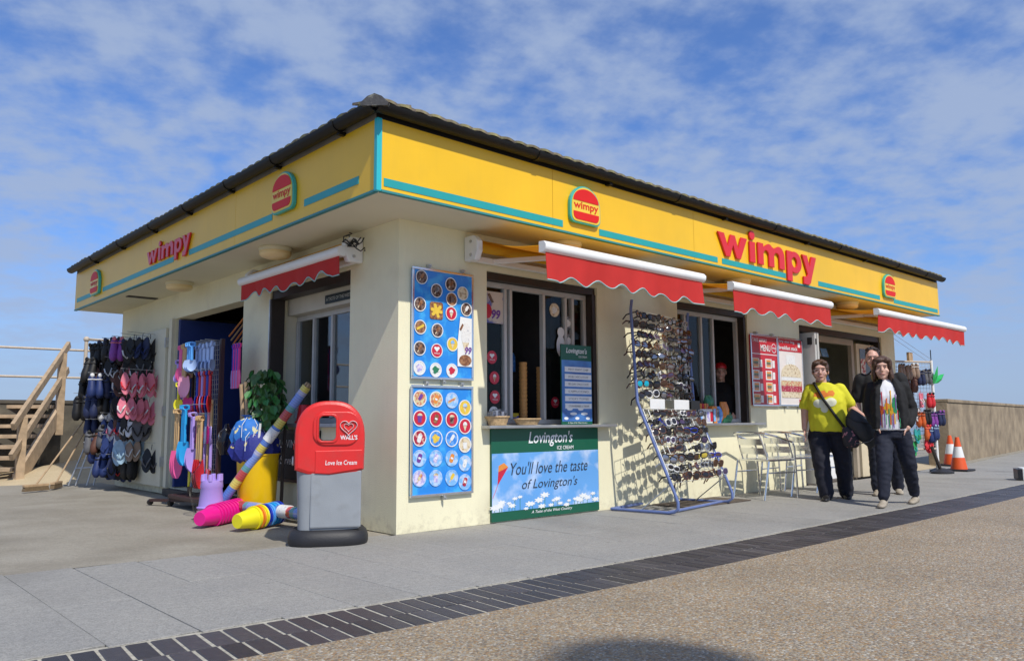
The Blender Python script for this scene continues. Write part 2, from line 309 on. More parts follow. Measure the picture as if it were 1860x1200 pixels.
m_cwall = mat('weathered_concrete', (.30, .235, .155), .9, var=.22, vs=3, bump=.6, bs=25, c2=(.19, .145, .095), c2t=(.4, .7), c2s=2.4)
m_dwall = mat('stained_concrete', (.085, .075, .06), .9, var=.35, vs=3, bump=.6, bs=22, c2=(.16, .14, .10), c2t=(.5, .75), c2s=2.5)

def strip_y(x):      # the upper edge of the brick strip bends gently
    if x < -5: return strip_y(-5)+(x+5)*-.152
    if x > 10: return strip_y(10)+(x-10)*.034
    return -2.09+(x-1.6)**2*(.0115 if x < 1.6 else .0019)
SW = 0.515
# terrain under everything, reaching far inland; beach and sea behind the sea wall
sheet('ground', [(-900, -900), (900, -900), (900, 13), (-900, 13)], -0.03, m_apron)
sheet('beach', [(-900, 12.8), (900, 12.8), (900, 60), (-900, 60)], -1.6, m_sand)
m_sea = mat('sea_water', (.03, .07, .09), .12, var=.1, vs=.3, bump=.5, bs=.9)
sheet('sea', [(-9000, 45), (9000, 45), (9000, 9000), (-9000, 9000)], -1.55, m_sea)
xs = [-12+0.5*i for i in range(165)]
b = MB(); k = len(xs)
b.v = [V((x, strip_y(x)-SW+.02, 0.0)) for x in xs]+[V((x, -40, 0.0)) for x in xs]; b.f = [(i, i+1, k+i+1, k+i) for i in range(k-1)]
struct(b.build('promenade', m_gravel))
b = MB(); b.v = [V((x, strip_y(x)+.036, -0.0062)) for x in xs]+[V((x, strip_y(x)-SW-.01, -0.0062)) for x in xs]; b.f = [(i, i+1, k+i+1, k+i) for i in range(k-1)]
strip = struct(b.build('brick_strip', m_mortar))
# bricks: two courses laid across the strip
bmesh_brick = MB().box(-.0446, .0446, -.5, .5, -.03, .0).mesh('brick', m_brick, bevel=.005, bseg=1)
x = -3.75; pos = []
while x < 30:
    a = math.atan2(strip_y(x+.2)-strip_y(x-.2), .4)
    for row, (c, ln) in enumerate(((-.126, .243), (-.380, .250))):
        pos.append((x-math.sin(a)*c+rnd.uniform(-.0015, .0015)+(.012 if row else 0), strip_y(x)+c*math.cos(a)+rnd.uniform(-.002, .002), ln, a))
    x += .0985
near = pos[:296]; far = pos[296:]
for (bx, by, ln, a) in near:
    o = bpy.data.objects.new('brick', bmesh_brick); COL.objects.link(o); o.parent = strip; o.location = (bx, by, -.0025+rnd.uniform(-.001, .001)); o.scale = (1, ln, 1); o.rotation_euler = (rnd.uniform(-.002, .002), rnd.uniform(-.005, .005), a+rnd.uniform(-.006, .006))
b = MB()
for (bx, by, ln, a) in far: b.box(bx-.0435, bx+.0435, by-ln/2, by+ln/2, -.03, -.004)
struct(b.build('far_bricks', m_brick, strip), 'stuff')
# pavement of grey slabs between building and brick strip
pave = struct(sheet('pavement', [(x_, strip_y(x_)-.02) for x_ in (-12, -8, -5, -4, -3, -2, -1, 0, 1, 2, 3, 5, 7, 9, 12, 30, 70)]+[(70, 9), (30, 2.6), (20, 1.24), (14, .45), (10.5, .2), (9.97, .02), (0, .02), (-1.2, .09), (-2.6, .32), (-12, 1.6)], -0.012, mat('joint_dirt', (.13, .125, .11), .9)))
# slabs 0.37 wide, running from the wall to the strip in two uneven lengths
def edge_y(x):
    if x < 0: return .075+.10*max(0, -x-.9)**1.1
    return .0 if x < 9.97 else .0+(x-9.97)*.13
cnt = 0; x = -4.9; farb = MB()
while x < 40:
    wv = .372 if x < 14 else 1.1
    gap = .0016
    y1 = edge_y(x+wv/2)-.004; y0 = strip_y(x+wv/2)+.030
    cut = y0+(y1-y0)*(.5+.08*math.sin(int(round(x/.372))*2.1))
    for (ya, yb) in ((y0, cut-.0008), (cut+.0008, y1)):
        sh = -.012*(ya-y0+.3)      # joints lean a little
        q = MB().box(x+gap, x+wv-gap, ya, yb, -.03, 0)
        if cnt < 110:
            o = q.build('slab', m_slab, pave, bevel=.002, bseg=1); o.location.z = rnd.uniform(-.0015, .0015); cnt += 1
        else: farb.v, farb.f = farb.v+q.v, farb.f+[tuple(i+len(farb.v) for i in f) for f in q.f]
    x += wv
struct(farb.build('far_slabs', m_slab, pave), 'stuff')
# worn concrete apron on the left and sand blown against the sea wall
b = MB(); n = 60
def apz(x, y): return -.002+.004*math.sin(x*2.3+y*1.1)+.003*math.sin(x*5.1-y*3.7)
gx = [-14+i*.35 for i in range(41)]; gy = [0.06+i*.35 for i in range(32)]
b.v = [V((x, max(y, edge_y(x)-.002) if j == 0 else y+.05*max(0, -x-.9)*(1-j/31), apz(x, y)-.004)) for j, y in enumerate(gy) for x in gx]
b.f = [(j*41+i, j*41+i+1, (j+1)*41+i+1, (j+1)*41+i) for j in range(31) for i in range(40)]
struct(b.build('concrete_apron', m_apron, smooth=True))
def mound(name, cx, cy, rx, ry, h, m, seed, n=26):
    b = MB(); rr = random.Random(seed)
    for j in range(n+1):
        for i in range(n+1):
            u, v = 2*i/n-1, 2*j/n-1; d = math.hypot(u, v)
            z = h*max(0, 1-d**1.6)*(1+.3*math.sin(3*u+seed)*math.cos(4*v))-.035
            b.v.append(V((cx+u*rx, cy+v*ry, z+.012*math.sin(9*u+5*v)*(d < .95))))
    b.f = [(j*(n+1)+i, j*(n+1)+i+1, (j+1)*(n+1)+i+1, (j+1)*(n+1)+i) for j in range(n) for i in range(n)]
    return struct(b.build(name, m, smooth=True))
mound('sand_drift', .2, 9.9, 2.2, 1.9, .27, m_sand, 1)
mound('sand_drift', 12.4, 3.2, 2.4, 2.9, .16, m_sand, 4)
mound('sand_drift', -3.2, .95, .75, .28, .055, m_sand, 2)
# sea walls
def wall_thing(name, label, pts, th, h, m, copm=None):
    t = thing(name, label, 'wall', (pts[0][0], pts[0][1], 0)); b = MB(); c = MB()
    for (x0, y0), (x1, y1) in zip(pts, pts[1:]):
        d = V((x1-x0, y1-y0, 0)); L = d.length; d.normalize(); nn = V((-d.y, d.x, 0))
        b.obox((x0, y0, 0), d, nn, V((0, 0, 1)), (0, L), (0, th), (-1.7, h-.07))
        c.obox((x0, y0, 0), d, nn, V((0, 0, 1)), (-.003, L+.003), (-.025, th+.02), (h-.068, h))
    b.build('wall_body', m, t, bevel=.012); c.build('coping', copm or m, t, bevel=.015); return t
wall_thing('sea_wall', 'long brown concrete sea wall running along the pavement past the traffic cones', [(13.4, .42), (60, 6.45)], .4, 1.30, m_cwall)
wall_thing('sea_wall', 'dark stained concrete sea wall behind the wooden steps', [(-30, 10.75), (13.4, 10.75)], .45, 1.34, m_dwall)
# ================================================================ the kiosk
ZF, ZT, O1, O2, XR, YL, XW, YW = 2.609, 3.162, .594, .584, 10.415, 7.75, 9.97, 7.43
K = thing('seaside_kiosk', 'cream single storey seaside kiosk with yellow fascia and tiled roof', 'building', (0, 0, 0))
def wall_boxes(b, run, opens, box):    # run=(a,b), opens=[(a0,a1,z0,z1)]
    a = run[0]
    for (o0, o1, z0, z1) in opens:
        box(a, o0, 0, ZF)
        if z0 > 0: box(o0, o1, 0, z0)
        box(o0, o1, z1, ZF); a = o1
    box(a, run[1], 0, ZF)
b = MB()
wall_boxes(b, (0, XW), [(.97, 2.49, .87, 2.285), (3.89, 5.40, .87, 2.29), (6.75, 9.46, 0, 2.235)], lambda a, c, z0, z1: b.box(a, c, 0, .2, z0, z1) if c > a else None)
b.build('front_wall', m_cream, K)
b = MB()
wall_boxes(b, (.2, YW), [(.77, 2.39, .86, 2.29), (3.057, 5.15, .09, 2.275)], lambda a, c, z0, z1: b.box(0, .2, a, c, z0, z1) if c > a else None)
b.build('side_wall', m_cream, K)
MB().box(XW-.2, XW, .2, YW, 0, ZF).build('end_wall', m_cream, K)
MB().box(.2, XW-.2, YW-.2, YW, 0, ZF).build('rear_wall', m_cream, K)
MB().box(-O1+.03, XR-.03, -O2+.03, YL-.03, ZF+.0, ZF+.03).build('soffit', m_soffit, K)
# inside: floor and added lining, the room's darkness put into its colour
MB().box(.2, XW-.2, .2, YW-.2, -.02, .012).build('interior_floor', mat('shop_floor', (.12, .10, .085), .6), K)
MB().box(2.05, XW-.21, 2.3, 2.35, .012, ZF-.002).build('dark_lining', m_dark, K)
MB().box(2.0, 2.05, .21, YW-.21, .012, ZF-.002).build('dark_lining', m_dark, K)
MB().box(.2, 1.995, 2.62, 2.66, .012, ZF-.002).build('dark_lining', m_dark, K)
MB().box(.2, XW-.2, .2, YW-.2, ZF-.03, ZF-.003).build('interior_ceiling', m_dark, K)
# fascia panels with joints
fx = [-O1+.034, 1.253, 3.421, 5.99, 8.2, XR]
for a, c in zip(fx, fx[1:]): MB().box(a+(.002 if a > 0 else 0), c-.002, -O2, -O2+.025, ZF+.012, ZT).build('fascia_panel', m_yellow, K)
fy = [-O2+.034, 1.95, 4.4, YL]
for a, c in zip(fy, fy[1:]): MB().box(-O1, -O1+.025, a+(.002 if a > 0 else 0), c-.002, ZF+.012, ZT).build('fascia_panel', m_yellow, K)
MB().box(XR-.025, XR-.002, -O2+.03, YL, ZF+.012, ZT-.003).build('fascia_panel', m_yellow, K)
MB().box(-O1+.03, XR-.03, YL-.025, YL, ZF+.012, ZT-.003).build('fascia_panel', m_yellow, K)
m_teal2 = mat('corner_teal', (.03, .46, .52), .35, var=.04)
MB().box(-O1-.012, -O1+.033, -O2-.010, -O2+.033, ZF-.004, ZT+.004).build('corner_post', m_teal2, K, bevel=.006)
MB().box(-O1+.034, XR+.004, -O2-.008, -O2+.03, ZF-.006, ZF+.011).build('edge_trim', mat('edge_teal', (.03, .23, .24), .45), K)
MB().box(-O1-.008, -O1+.03, -O2+.034, YL+.004, ZF-.006, ZF+.011).build('edge_trim', MATS['edge_teal'], K)
for a, c in ((-.538, 1.379), (1.875, 3.863), (3.951, 5.364), (6.206, 8.096), (8.586, 10.341)):
    MB().box(a, c, -O2-.004, -O2-.0005, 2.650, 2.712).build('stripe', m_teal, K)
for a, c in ((-.327, .541), (1.139, 3.14), (3.602, 6.32), (6.88, 7.637)):
    MB().box(-O1-.004, -O1-.0005, a, c, 2.716, 2.777).build('stripe', m_teal, K)
# eaves board, gutter with unions and brackets, roof slopes and tiles
m_board = mat('eaves_board', (.22, .20, .17), .8, var=.15)
for q_, m_ in (((-O1+.004, XR-.004, -O2+.004, -O2+.03), m_black), ((-O1+.004, -O1+.03, -O2+.031, YL), m_board), ((XR-.03, XR-.004, -O2+.031, YL), m_board), ((-O1+.031, XR-.031, YL-.03, YL-.001), m_board)): MB().box(*q_, ZT+.001, 3.25).build('eaves_board', m_, K)  # front board black: the shadow beneath the gutter is put into its colour
m_gut = mat('black_gutter', (.007, .0065, .006), .5, var=.3, vs=5, spec=.3)
def gutter(p, d, out_, L, name='gutter'):
    prof = [(math.cos(R(a))*.062, math.sin(R(a))*.062) for a in range(180, 361, 20)]
    prof += [(x*.86, y*.86) for x, y in reversed(prof)]
    b = MB(); p = V(p); d = V(d); o = V(out_)
    b.loft([[p+d*t+o*(x+.066)+V((0, 0, y)) for x, y in prof] for t in (0, L)]); return b.build(name, m_gut, K, smooth=True)
gz = 3.238
gutter((-O1-.066, -O2, gz), (1, 0, 0), (0, -1, 0), XR+O1+.11)
gutter((-O1, -O2-.066, gz), (0, 1, 0), (-1, 0, 0), YL+O2+.12)
def union(c, d, name='gutter_union', wd=.055, rr=.069):
    b = MB(); d = V(d); o = V((0, -1, 0)) if abs(d.x) else V((-1, 0, 0)); pr = [(math.cos(R(a))*rr, math.sin(R(a))*rr) for a in range(176, 365, 17)]; pr += [(x*.9, y*.9) for x, y in reversed(pr)]
    b.loft([[V(c)+d*t+o*x+V((0, 0, y)) for x, y in pr] for t in (-wd/2, wd/2)]); return b.build(name, m_gut, K, smooth=True)
for x in (1.0, 3.05, 5.0, 6.7, 8.6, 9.7): union((x, -O2-.066, gz), (1, 0, 0))
for y in (-.1, 1.0, 2.0, 3.1, 4.2, 5.4, 6.6): union((-O1-.066, y, gz), (0, 1, 0)); MB().box(-O1-.06, -O1+.004, y-.02, y+.02, gz-.085, gz-.060).build('gutter_bracket', m_gut, K)
for x in (2.0, 4.0, 5.9, 7.6): MB().box(x-.02, x+.02, -O2-.06, -O2+.004, gz-.085, gz-.060).build('gutter_bracket', m_gut, K)
m_tile = mat('roof_tile', (.17, .135, .10), .85, var=.3, vs=12, bump=.5, bs=50, rv=.25, c2=(.30, .27, .13), c2t=(.5, .66), c2s=7)
SL = math.tan(R(11)); EY, EX, EZ = -O2-.055, -O1-.055, 3.275
YM = (EY+YL+.055)/2; run = YM-EY; XE, YE = XR+.055, YL+.055
roof = MB()
rz = EZ+run*SL
A, B_, C_, D = V((EX, EY, EZ)), V((XE, EY, EZ)), V((XE, YE, EZ)), V((EX, YE, EZ)); r0, r1 = V((EX+run, YM, rz)), V((XE-run, YM, rz))
roof.add([A, B_, C_, D, r0, r1], [(0, 1, 5, 4), (1, 2, 5), (2, 3, 4, 5), (3, 0, 4)]); roof_o = roof.build('roof', m_tile, K)
tl = MB(); pw = .298; NP = 16
pr = [(pw*i/NP-.012*(i == 0)+.02*(i == NP), .013*abs(math.sin(math.pi*i/8))**.8+.006) for i in range(NP+1)]
rings = [[V((x, yy, z)) for x, z in pr]+[V((x, yy, z-.02)) for x, z in reversed(pr)] for yy in (-.03, .36)]
tile_me = tl.loft(rings).mesh('tile', m_tile, smooth=True, ang=50)
def tile(x, y, z, rzv, tilt):
    o = bpy.data.objects.new('tile', tile_me); COL.objects.link(o); o.parent = roof_o
    o.matrix_local = Matrix.Translation((x, y, z)) @ Matrix.Rotation(rzv, 4, 'Z') @ Matrix.Rotation(tilt, 4, 'X')
for c in range(2):
    yy = c*.30; x = EX+.02+yy
    while x+pw < XE-yy: tile(x, EY+yy+rnd.uniform(-.008, .008), EZ+yy*SL+c*.004, rnd.uniform(-.012, .012), R(11)+rnd.uniform(-.01, .03)); x += pw
    y = YE-yy-.02
    while y-pw > EY+yy: tile(EX+yy+rnd.uniform(-.008, .008), y, EZ+yy*SL+c*.004, R(-90)+rnd.uniform(-.012, .012), R(11)+rnd.uniform(-.01, .03)); y -= pw
hd = (r0-A).normalized()
m_hip = mat('hip_tile', (.055, .055, .058), .8, var=.3, vs=14, bump=.4, bs=40, rv=.15, c2=(.22, .22, .18), c2t=(.56, .68), c2s=16)
sd = V((1, -1, 0)).normalized()
for i in range(10):
    p0 = A-hd*.06+hd*.38*i+V((0, 0, .002)); rg = []
    for t, s_ in ((0, 1.08), (.43, 1.0)):
        rg.append([p0+hd*t+sd*(x_*s_)+V((0, 0, z_*s_)) for x_, z_ in ((-.098, -.04), (-.05, .006), (0, .026), (.05, .006), (.098, -.04), (.09, -.06), (-.09, -.06))])
    MB().loft(rg).build('hip_tile', m_hip, roof_o, smooth=True)
# ---- front window of hatch one
def win(name, x0, x1, z0, z1, muls, y=.105, open_gap=None):
    W = MB().box(x0+.002, x1-.002, .03, .16, z1-.07, z1-.002).build(name, m_brown, K)           # dark shutter box across the head
    MB().box(x1-.055, x1-.002, .02, .15, z0+.002, z1-.072).build('shutter_guide', m_brown, W)
    f = MB().box(x0+.004, x1-.06, y, y+.05, z1-.125, z1-.073).box(x0+.004, x1-.06, y, y+.05, z0+.004, z0+.05).box(x0+.004, x0+.04, y, y+.05, z0+.051, z1-.126).box(x1-.10, x1-.06, y, y+.05, z0+.051, z1-.126)
    f.build('frame', m_pvc, W, bevel=.004)
    for m_ in muls: MB().box(m_-.017, m_+.017, y-.012, y+.04, z0+.051, z1-.126).build('mullion', m_pvc, W, bevel=.003)
    xs_ = [x0+.04]+list(muls)+[x1-.10]
    for i, (a, c) in enumerate(zip(xs_, xs_[1:])):
        if c-a < .12 or i == open_gap: continue
        MB().box(a+.02, c-.02, y+.015, y+.021, z0+.052, z1-.127).build('pane', m_glass, W)
    return W
W1 = win('window', .97, 2.49, .87, 2.285, [1.285, 1.355, 1.80, 2.115, 2.22], open_gap=2)
W2 = win('window', 3.89, 5.40, .87, 2.29, [4.17, 4.51, 4.76], open_gap=3)
m_sill = mat('metal_sill', (.42, .42, .42), .4, .6, var=.15)
for a, c in ((.90, 2.63), (3.80, 5.55)): MB().box(a, c, -.125, -.001, .842, .868).build('window_sill', m_sill, K, bevel=.004)
MB().box(.98, 2.48, .001, .4, .845, .869).build('counter_top', mat('counter', (.35, .34, .32), .4), K); MB().box(3.9, 5.39, .001, .45, .845, .869).build('counter_top', MATS['counter'], K)
# ---- side shop window set back in a deep recess
d = .31
SWN = MB().box(.02, .16, .772, 2.388, 2.20, 2.288).build('side_window', m_brown, K)                # shutter box
MB().box(-.01, .14, 2.335, 2.388, .862, 2.198).build('shutter_guide', m_brown, SWN)
MB().box(-.018, -.011, 2.36, 2.378, .862, 2.198).build('guide_strip', m_steel, SWN)
m_rev = mat('reveal_paint', (.70, .66, .50), .7, var=.05)
for ya in (2.39, .73): MB().box(.2, d+.06, ya, ya+.04, .86, 2.29).build('reveal', m_rev, SWN)
MB().box(.2, d+.06, .77, 2.39, 2.04, 2.29).build('header', mat('pale_header', (.62, .58, .48), .6), SWN)
for za, zb in ((1.985, 2.038), (.90, .95)): MB().box(d, d+.05, .772, 2.388, za, zb).build('frame_rail', m_pvc, SWN, bevel=.004)
for y in (2.36, 2.0, 1.62, 1.22, 1.12, .80): MB().box(d-.012, d+.04, y-.018, y+.018, .951, 1.984).build('mullion', m_pvc, SWN, bevel=.003)
for a, c in ((2.02, 2.34), (1.64, 1.98), (1.24, 1.60), (.82, 1.10)): MB().box(d+.015, d+.021, a, c, .952, 1.983).build('pane', glass('side_glass', (.75, .8, .82), .10), SWN)
MB().box(-.10, d+.05, .772, 2.388, .862, .898).build('window_sill', m_sill, SWN, bevel=.004)
sg = MB().box(.188, .1985, .80, 1.57, 2.075, 2.16).build('name_strip', mat('strip_black', (.012, .02, .016), .4), SWN)
text(SWN, 'A TASTE OF THE WEST COUNTRY', mat('strip_letter', (.6, .6, .52), .5), (.188, 1.54, 2.10), 'left', .70, .034, offset=.004)
# ---- side doorway, blue door folded in, outward door carrying shoes
MB().box(.2, .25, 5.15, 5.2, .09, 2.275).box(.2, .25, 3.0, 3.057, .09, 2.275).build('door_jamb', m_cream, K)
m_blue = mat('blue_door', (.022, .045, .20), .45, var=.12, vs=3)
MB().box(.03, 1.15, 5.08, 5.135, .10, 2.26).build('blue_door', m_blue, K, bevel=.004)
MB().box(-.09, .2, 3.06, 5.15, 0, .085).build('door_step', mat('step_concrete', (.07, .06, .05), .8, var=.2), K, bevel=.01)
OD = MB().box(-.075, -.03, 5.29, 7.22, .095, 2.16).build('side_door', mat('door_cream', (.66, .63, .48), .55, var=.06), K, bevel=.004)
for z in (.35, 1.0, 1.9): MB().box(-.09, -.002, 5.262, 5.287, z, z+.13).build('hinge', m_steel, OD, bevel=.003)
MB().box(-.045, -.002, 5.16, 5.26, .09, 2.275).build('door_frame', m_rev, K)
# ---- front doorway
FD = MB().box(6.752, 9.458, .03, .17, 2.15, 2.233).build('doorway', m_brown, K)
MB().box(9.40, 9.458, .02, .16, 0.014, 2.148).build('shutter_guide', m_brown, FD); MB().box(6.752, 6.80, .02, .16, .014, 2.148).build('shutter_guide', m_brown, FD)
for x, nm in ((6.86, 'folded_door'), (6.93, 'folded_door')): MB().box(x, x+.05, -.17, .16, .02, 2.12).build(nm, m_pvc, FD, bevel=.006)
for z in (.5, 1.3, 1.95): MB().box(6.853, 6.859, -.13, -.06, z, z+.10).box(6.87, 6.90, -.176, -.171, z, z+.08).build('door_bolt', m_black, FD)
MB().box(7.10, 7.17, .12, .18, .014, 2.148).box(8.62, 8.70, .12, .18, .014, 2.148).box(7.171, 8.619, .12, .18, 2.06, 2.148).build('inner_frame', mat('inner_frame', (.40, .33, .24), .5), FD)
dl = MB().box(8.75, 9.39, .10, .145, .016, 2.10).build('door_leaf', mat('door_tan', (.62, .53, .36), .5, var=.06), FD, bevel=.004)
MB().box(8.85, 9.29, .092, .0995, .95, 2.02).build('door_pane', mat('door_pane_dark', (.10, .085, .07), .15), dl)
MB().box(8.86, 9.02, .084, .0915, 1.62, 1.86).build('door_notice', mat('notice_red', (.45, .05, .03), .5, c2=(.7, .6, .5), c2t=(.45, .5), c2s=20), dl)
MB().box(7.0, 9.38, .3, .34, .012, .4).build('inner_plinth', m_white, FD)
# soffit vent
vt = MB().box(-.44, -.06, 5.70, 5.82, ZF-.012, ZF-.001).build('soffit_vent', mat('vent_dark', (.05, .045, .04), .7), K)
# ================================================================ soffit lamps
m_lampb = mat('lamp_base', (.72, .66, .46), .5); m_lamp = mat('lamp_glass', (.85, .66, .34), .35, var=.06)
def lamp(x, y, lab):
    t = thing('soffit_lamp', lab, 'lamp', (x, y, ZF), 'round lamps under the overhanging eaves')
    MB().lathe([(.155, -.001), (.16, -.012), (.155, -.04)], (x, y, ZF), seg=28).build('base_ring', m_lampb, t, smooth=True)
    MB().lathe([(.150, -.041), (.152, -.07), (.135, -.09), (.10, -.102), (.02, -.108)], (x, y, ZF), seg=28).build('diffuser', m_lamp, t, smooth=True)
lamp(-.27, 1.74, 'round cream lamp under the eaves above the shaded side awning')
lamp(-.28, 4.29, 'round cream lamp under the eaves above the side doorway')
lamp(1.74, -.27, 'round lamp under the eaves behind the first front awning')
lamp(4.80, -.25, 'round lamp under the eaves between the first and second front awnings')
lamp(7.7, -.27, 'round lamp under the eaves between the second and third front awnings')
# ================================================================ signs
def wimpy_letters(t, ox, face, base_z, s, depth, m, plane):
    u, v, n = XF[face]
    def P(pts): return [(x*s, z*s) for x, z in pts]
    L = {}
    L['w'] = [[(0, .263), (.125, .263), (.197, .118), (.262, .263), (.348, .263), (.412, .118), (.482, .263), (.607, .263), (.457, 0), (.372, 0), (.305, .145), (.238, 0), (.152, 0)]]
    L['i'] = [[(.66, 0), (.78, 0), (.78, .248), (.66, .248)]]
    L['i2'] = [arc(.72, .325, .058, .056, 0, 345, 16)]
    L['m'] = [[(.842, 0), (.965, 0)]+arc(1.0275, .135, .0625, .052, 180, 0, 8)+[(1.09, 0), (1.21, 0)]+arc(1.2725, .135, .0625, .052, 180, 0, 8)+[(1.335, 0), (1.46, 0)]+arc(1.335, .15, .125, .125, 0, 100, 8)+[(1.215, .235)]+arc(1.10, .165, .10, .11, 50, 120, 6)+[(.965, .225), (.965, .263), (.842, .263)]]
    L['p'] = [[(1.523, -.119), (1.643, -.119), (1.643, .008)]+arc(1.715, .13, .172, .138, -108, 110, 18)+[(1.643, .235), (1.643, .263), (1.523, .263)], arc(1.705, .13, .068, .066, 0, 345, 16)]
    L['y'] = [[(1.908, .263), (2.036, .263), (2.098, .125), (2.155, .263), (2.282, .263), (2.128, -.05)]+arc(2.045, -.03, .085, .089, -20, -90, 6)+[(1.93, -.119), (1.93, -.018)]+arc(1.985, .005, .045, .023, -90, 0, 4)+[(2.036, .02)]]
    for k_, sp in L.items():
        outline('letter' if k_ != 'i2' else 'letter_dot', m, t, [P(q) for q in sp], V(plane)+u*ox+v*base_z, face, depth, 0.0015, bevel=.005)
m_letter = mat('letter_red', (.66, .015, .018), .32, var=.02, coat=.15)
t = thing('shop_sign', 'large raised red wimpy lettering on the sunlit front fascia', 'sign', (3.85, -O2-.0045, 2.742), 'raised wimpy lettering on the fascia')
wimpy_letters(t, 3.85, 'front', 2.742, 1.0, .022, m_letter, (0, -O2-.0045, 0))
t = thing('shop_sign', 'smaller raised red wimpy lettering on the shaded side fascia', 'sign', (-O1-.0045, 4.46, 2.80), 'raised wimpy lettering on the fascia')
wimpy_letters(t, -4.46, 'left', 2.795, .61, .022, m_letter, (-O1-.0045, 0, 0))
m_face = mat('emblem_yellow', (.80, .56, .05), .3, var=.02); m_rim = mat('emblem_rim', (.05, .42, .36), .35)
def emblem(c, face, lab, w_=.41, h_=.36):
    u, v, n = XF[face]; pl = V(c)
    t = thing('burger_emblem', lab, 'sign', c, 'burger emblems on the fascia')
    def shape(q, top, bot):   # bun silhouette
        W = w_/2-q; H = h_/2-q
        r = min(.07, W*.3)
        pts = arc(0, H-.19*h_/.36-.0, W, .19*h_/.36, 0, 180, 16)+arc(-W+r, -H+r, r, r, 180, 270, 5)+arc(W-r, -H+r, r, r, 270, 360, 5)
        return pts
    outline('emblem_body', m_rim, t, [shape(0, 0, 0)], pl, face, .036, .0015, bevel=.006)
    outline('emblem_face', m_face, t, [shape(.015, 0, 0)], pl, face, .006, .0375)
    W, H = w_/2-.032, h_/2-.032
    top = arc(0, .03, W, H-.03, 0, 180, 16)
    outline('bun_top', m_red, t, [top], pl, face, .004, .0438)
    outline('bun_base', m_red, t, [[(W, -.075), (-W, -.075)]+arc(-W+.05, -H+.05, .05, .05, 180, 270, 5)+arc(W-.05, -H+.05, .05, .05, 270, 360, 5)], pl, face, .004, .0438)
    text(t, 'wimpy', m_red, pl+u*(-W+.005)+v*(-.066), face, 2*W-.01, .088, lift=.046, name='emblem_lettering', offset=.018)
emblem((1.65, -O2-.001, 2.891), 'front', 'burger emblem with teal rim on the front fascia above the first awning')
emblem((8.385, -O2-.001, 2.882), 'front', 'burger emblem with teal rim on the front fascia above the third awning')
emblem((-O1-.001, .88, 2.913), 'left', 'burger emblem with teal rim on the side fascia near the building corner')
emblem((-O1-.001, 6.605, 2.885), 'left', 'burger emblem with teal rim at the far end of the side fascia')
# ================================================================ awnings
m_val = mat('awning_red', (.60, .028, .022), .75, var=.07, vs=5, bump=.15, bs=200); m_can = mat('awning_orange', (.88, .50, .02), .75, var=.06, vs=3)
m_pipe = mat('awning_piping', (.30, .50, .50), .7); m_bar = mat('awning_bar_white', (.82, .82, .80), .35, var=.03)
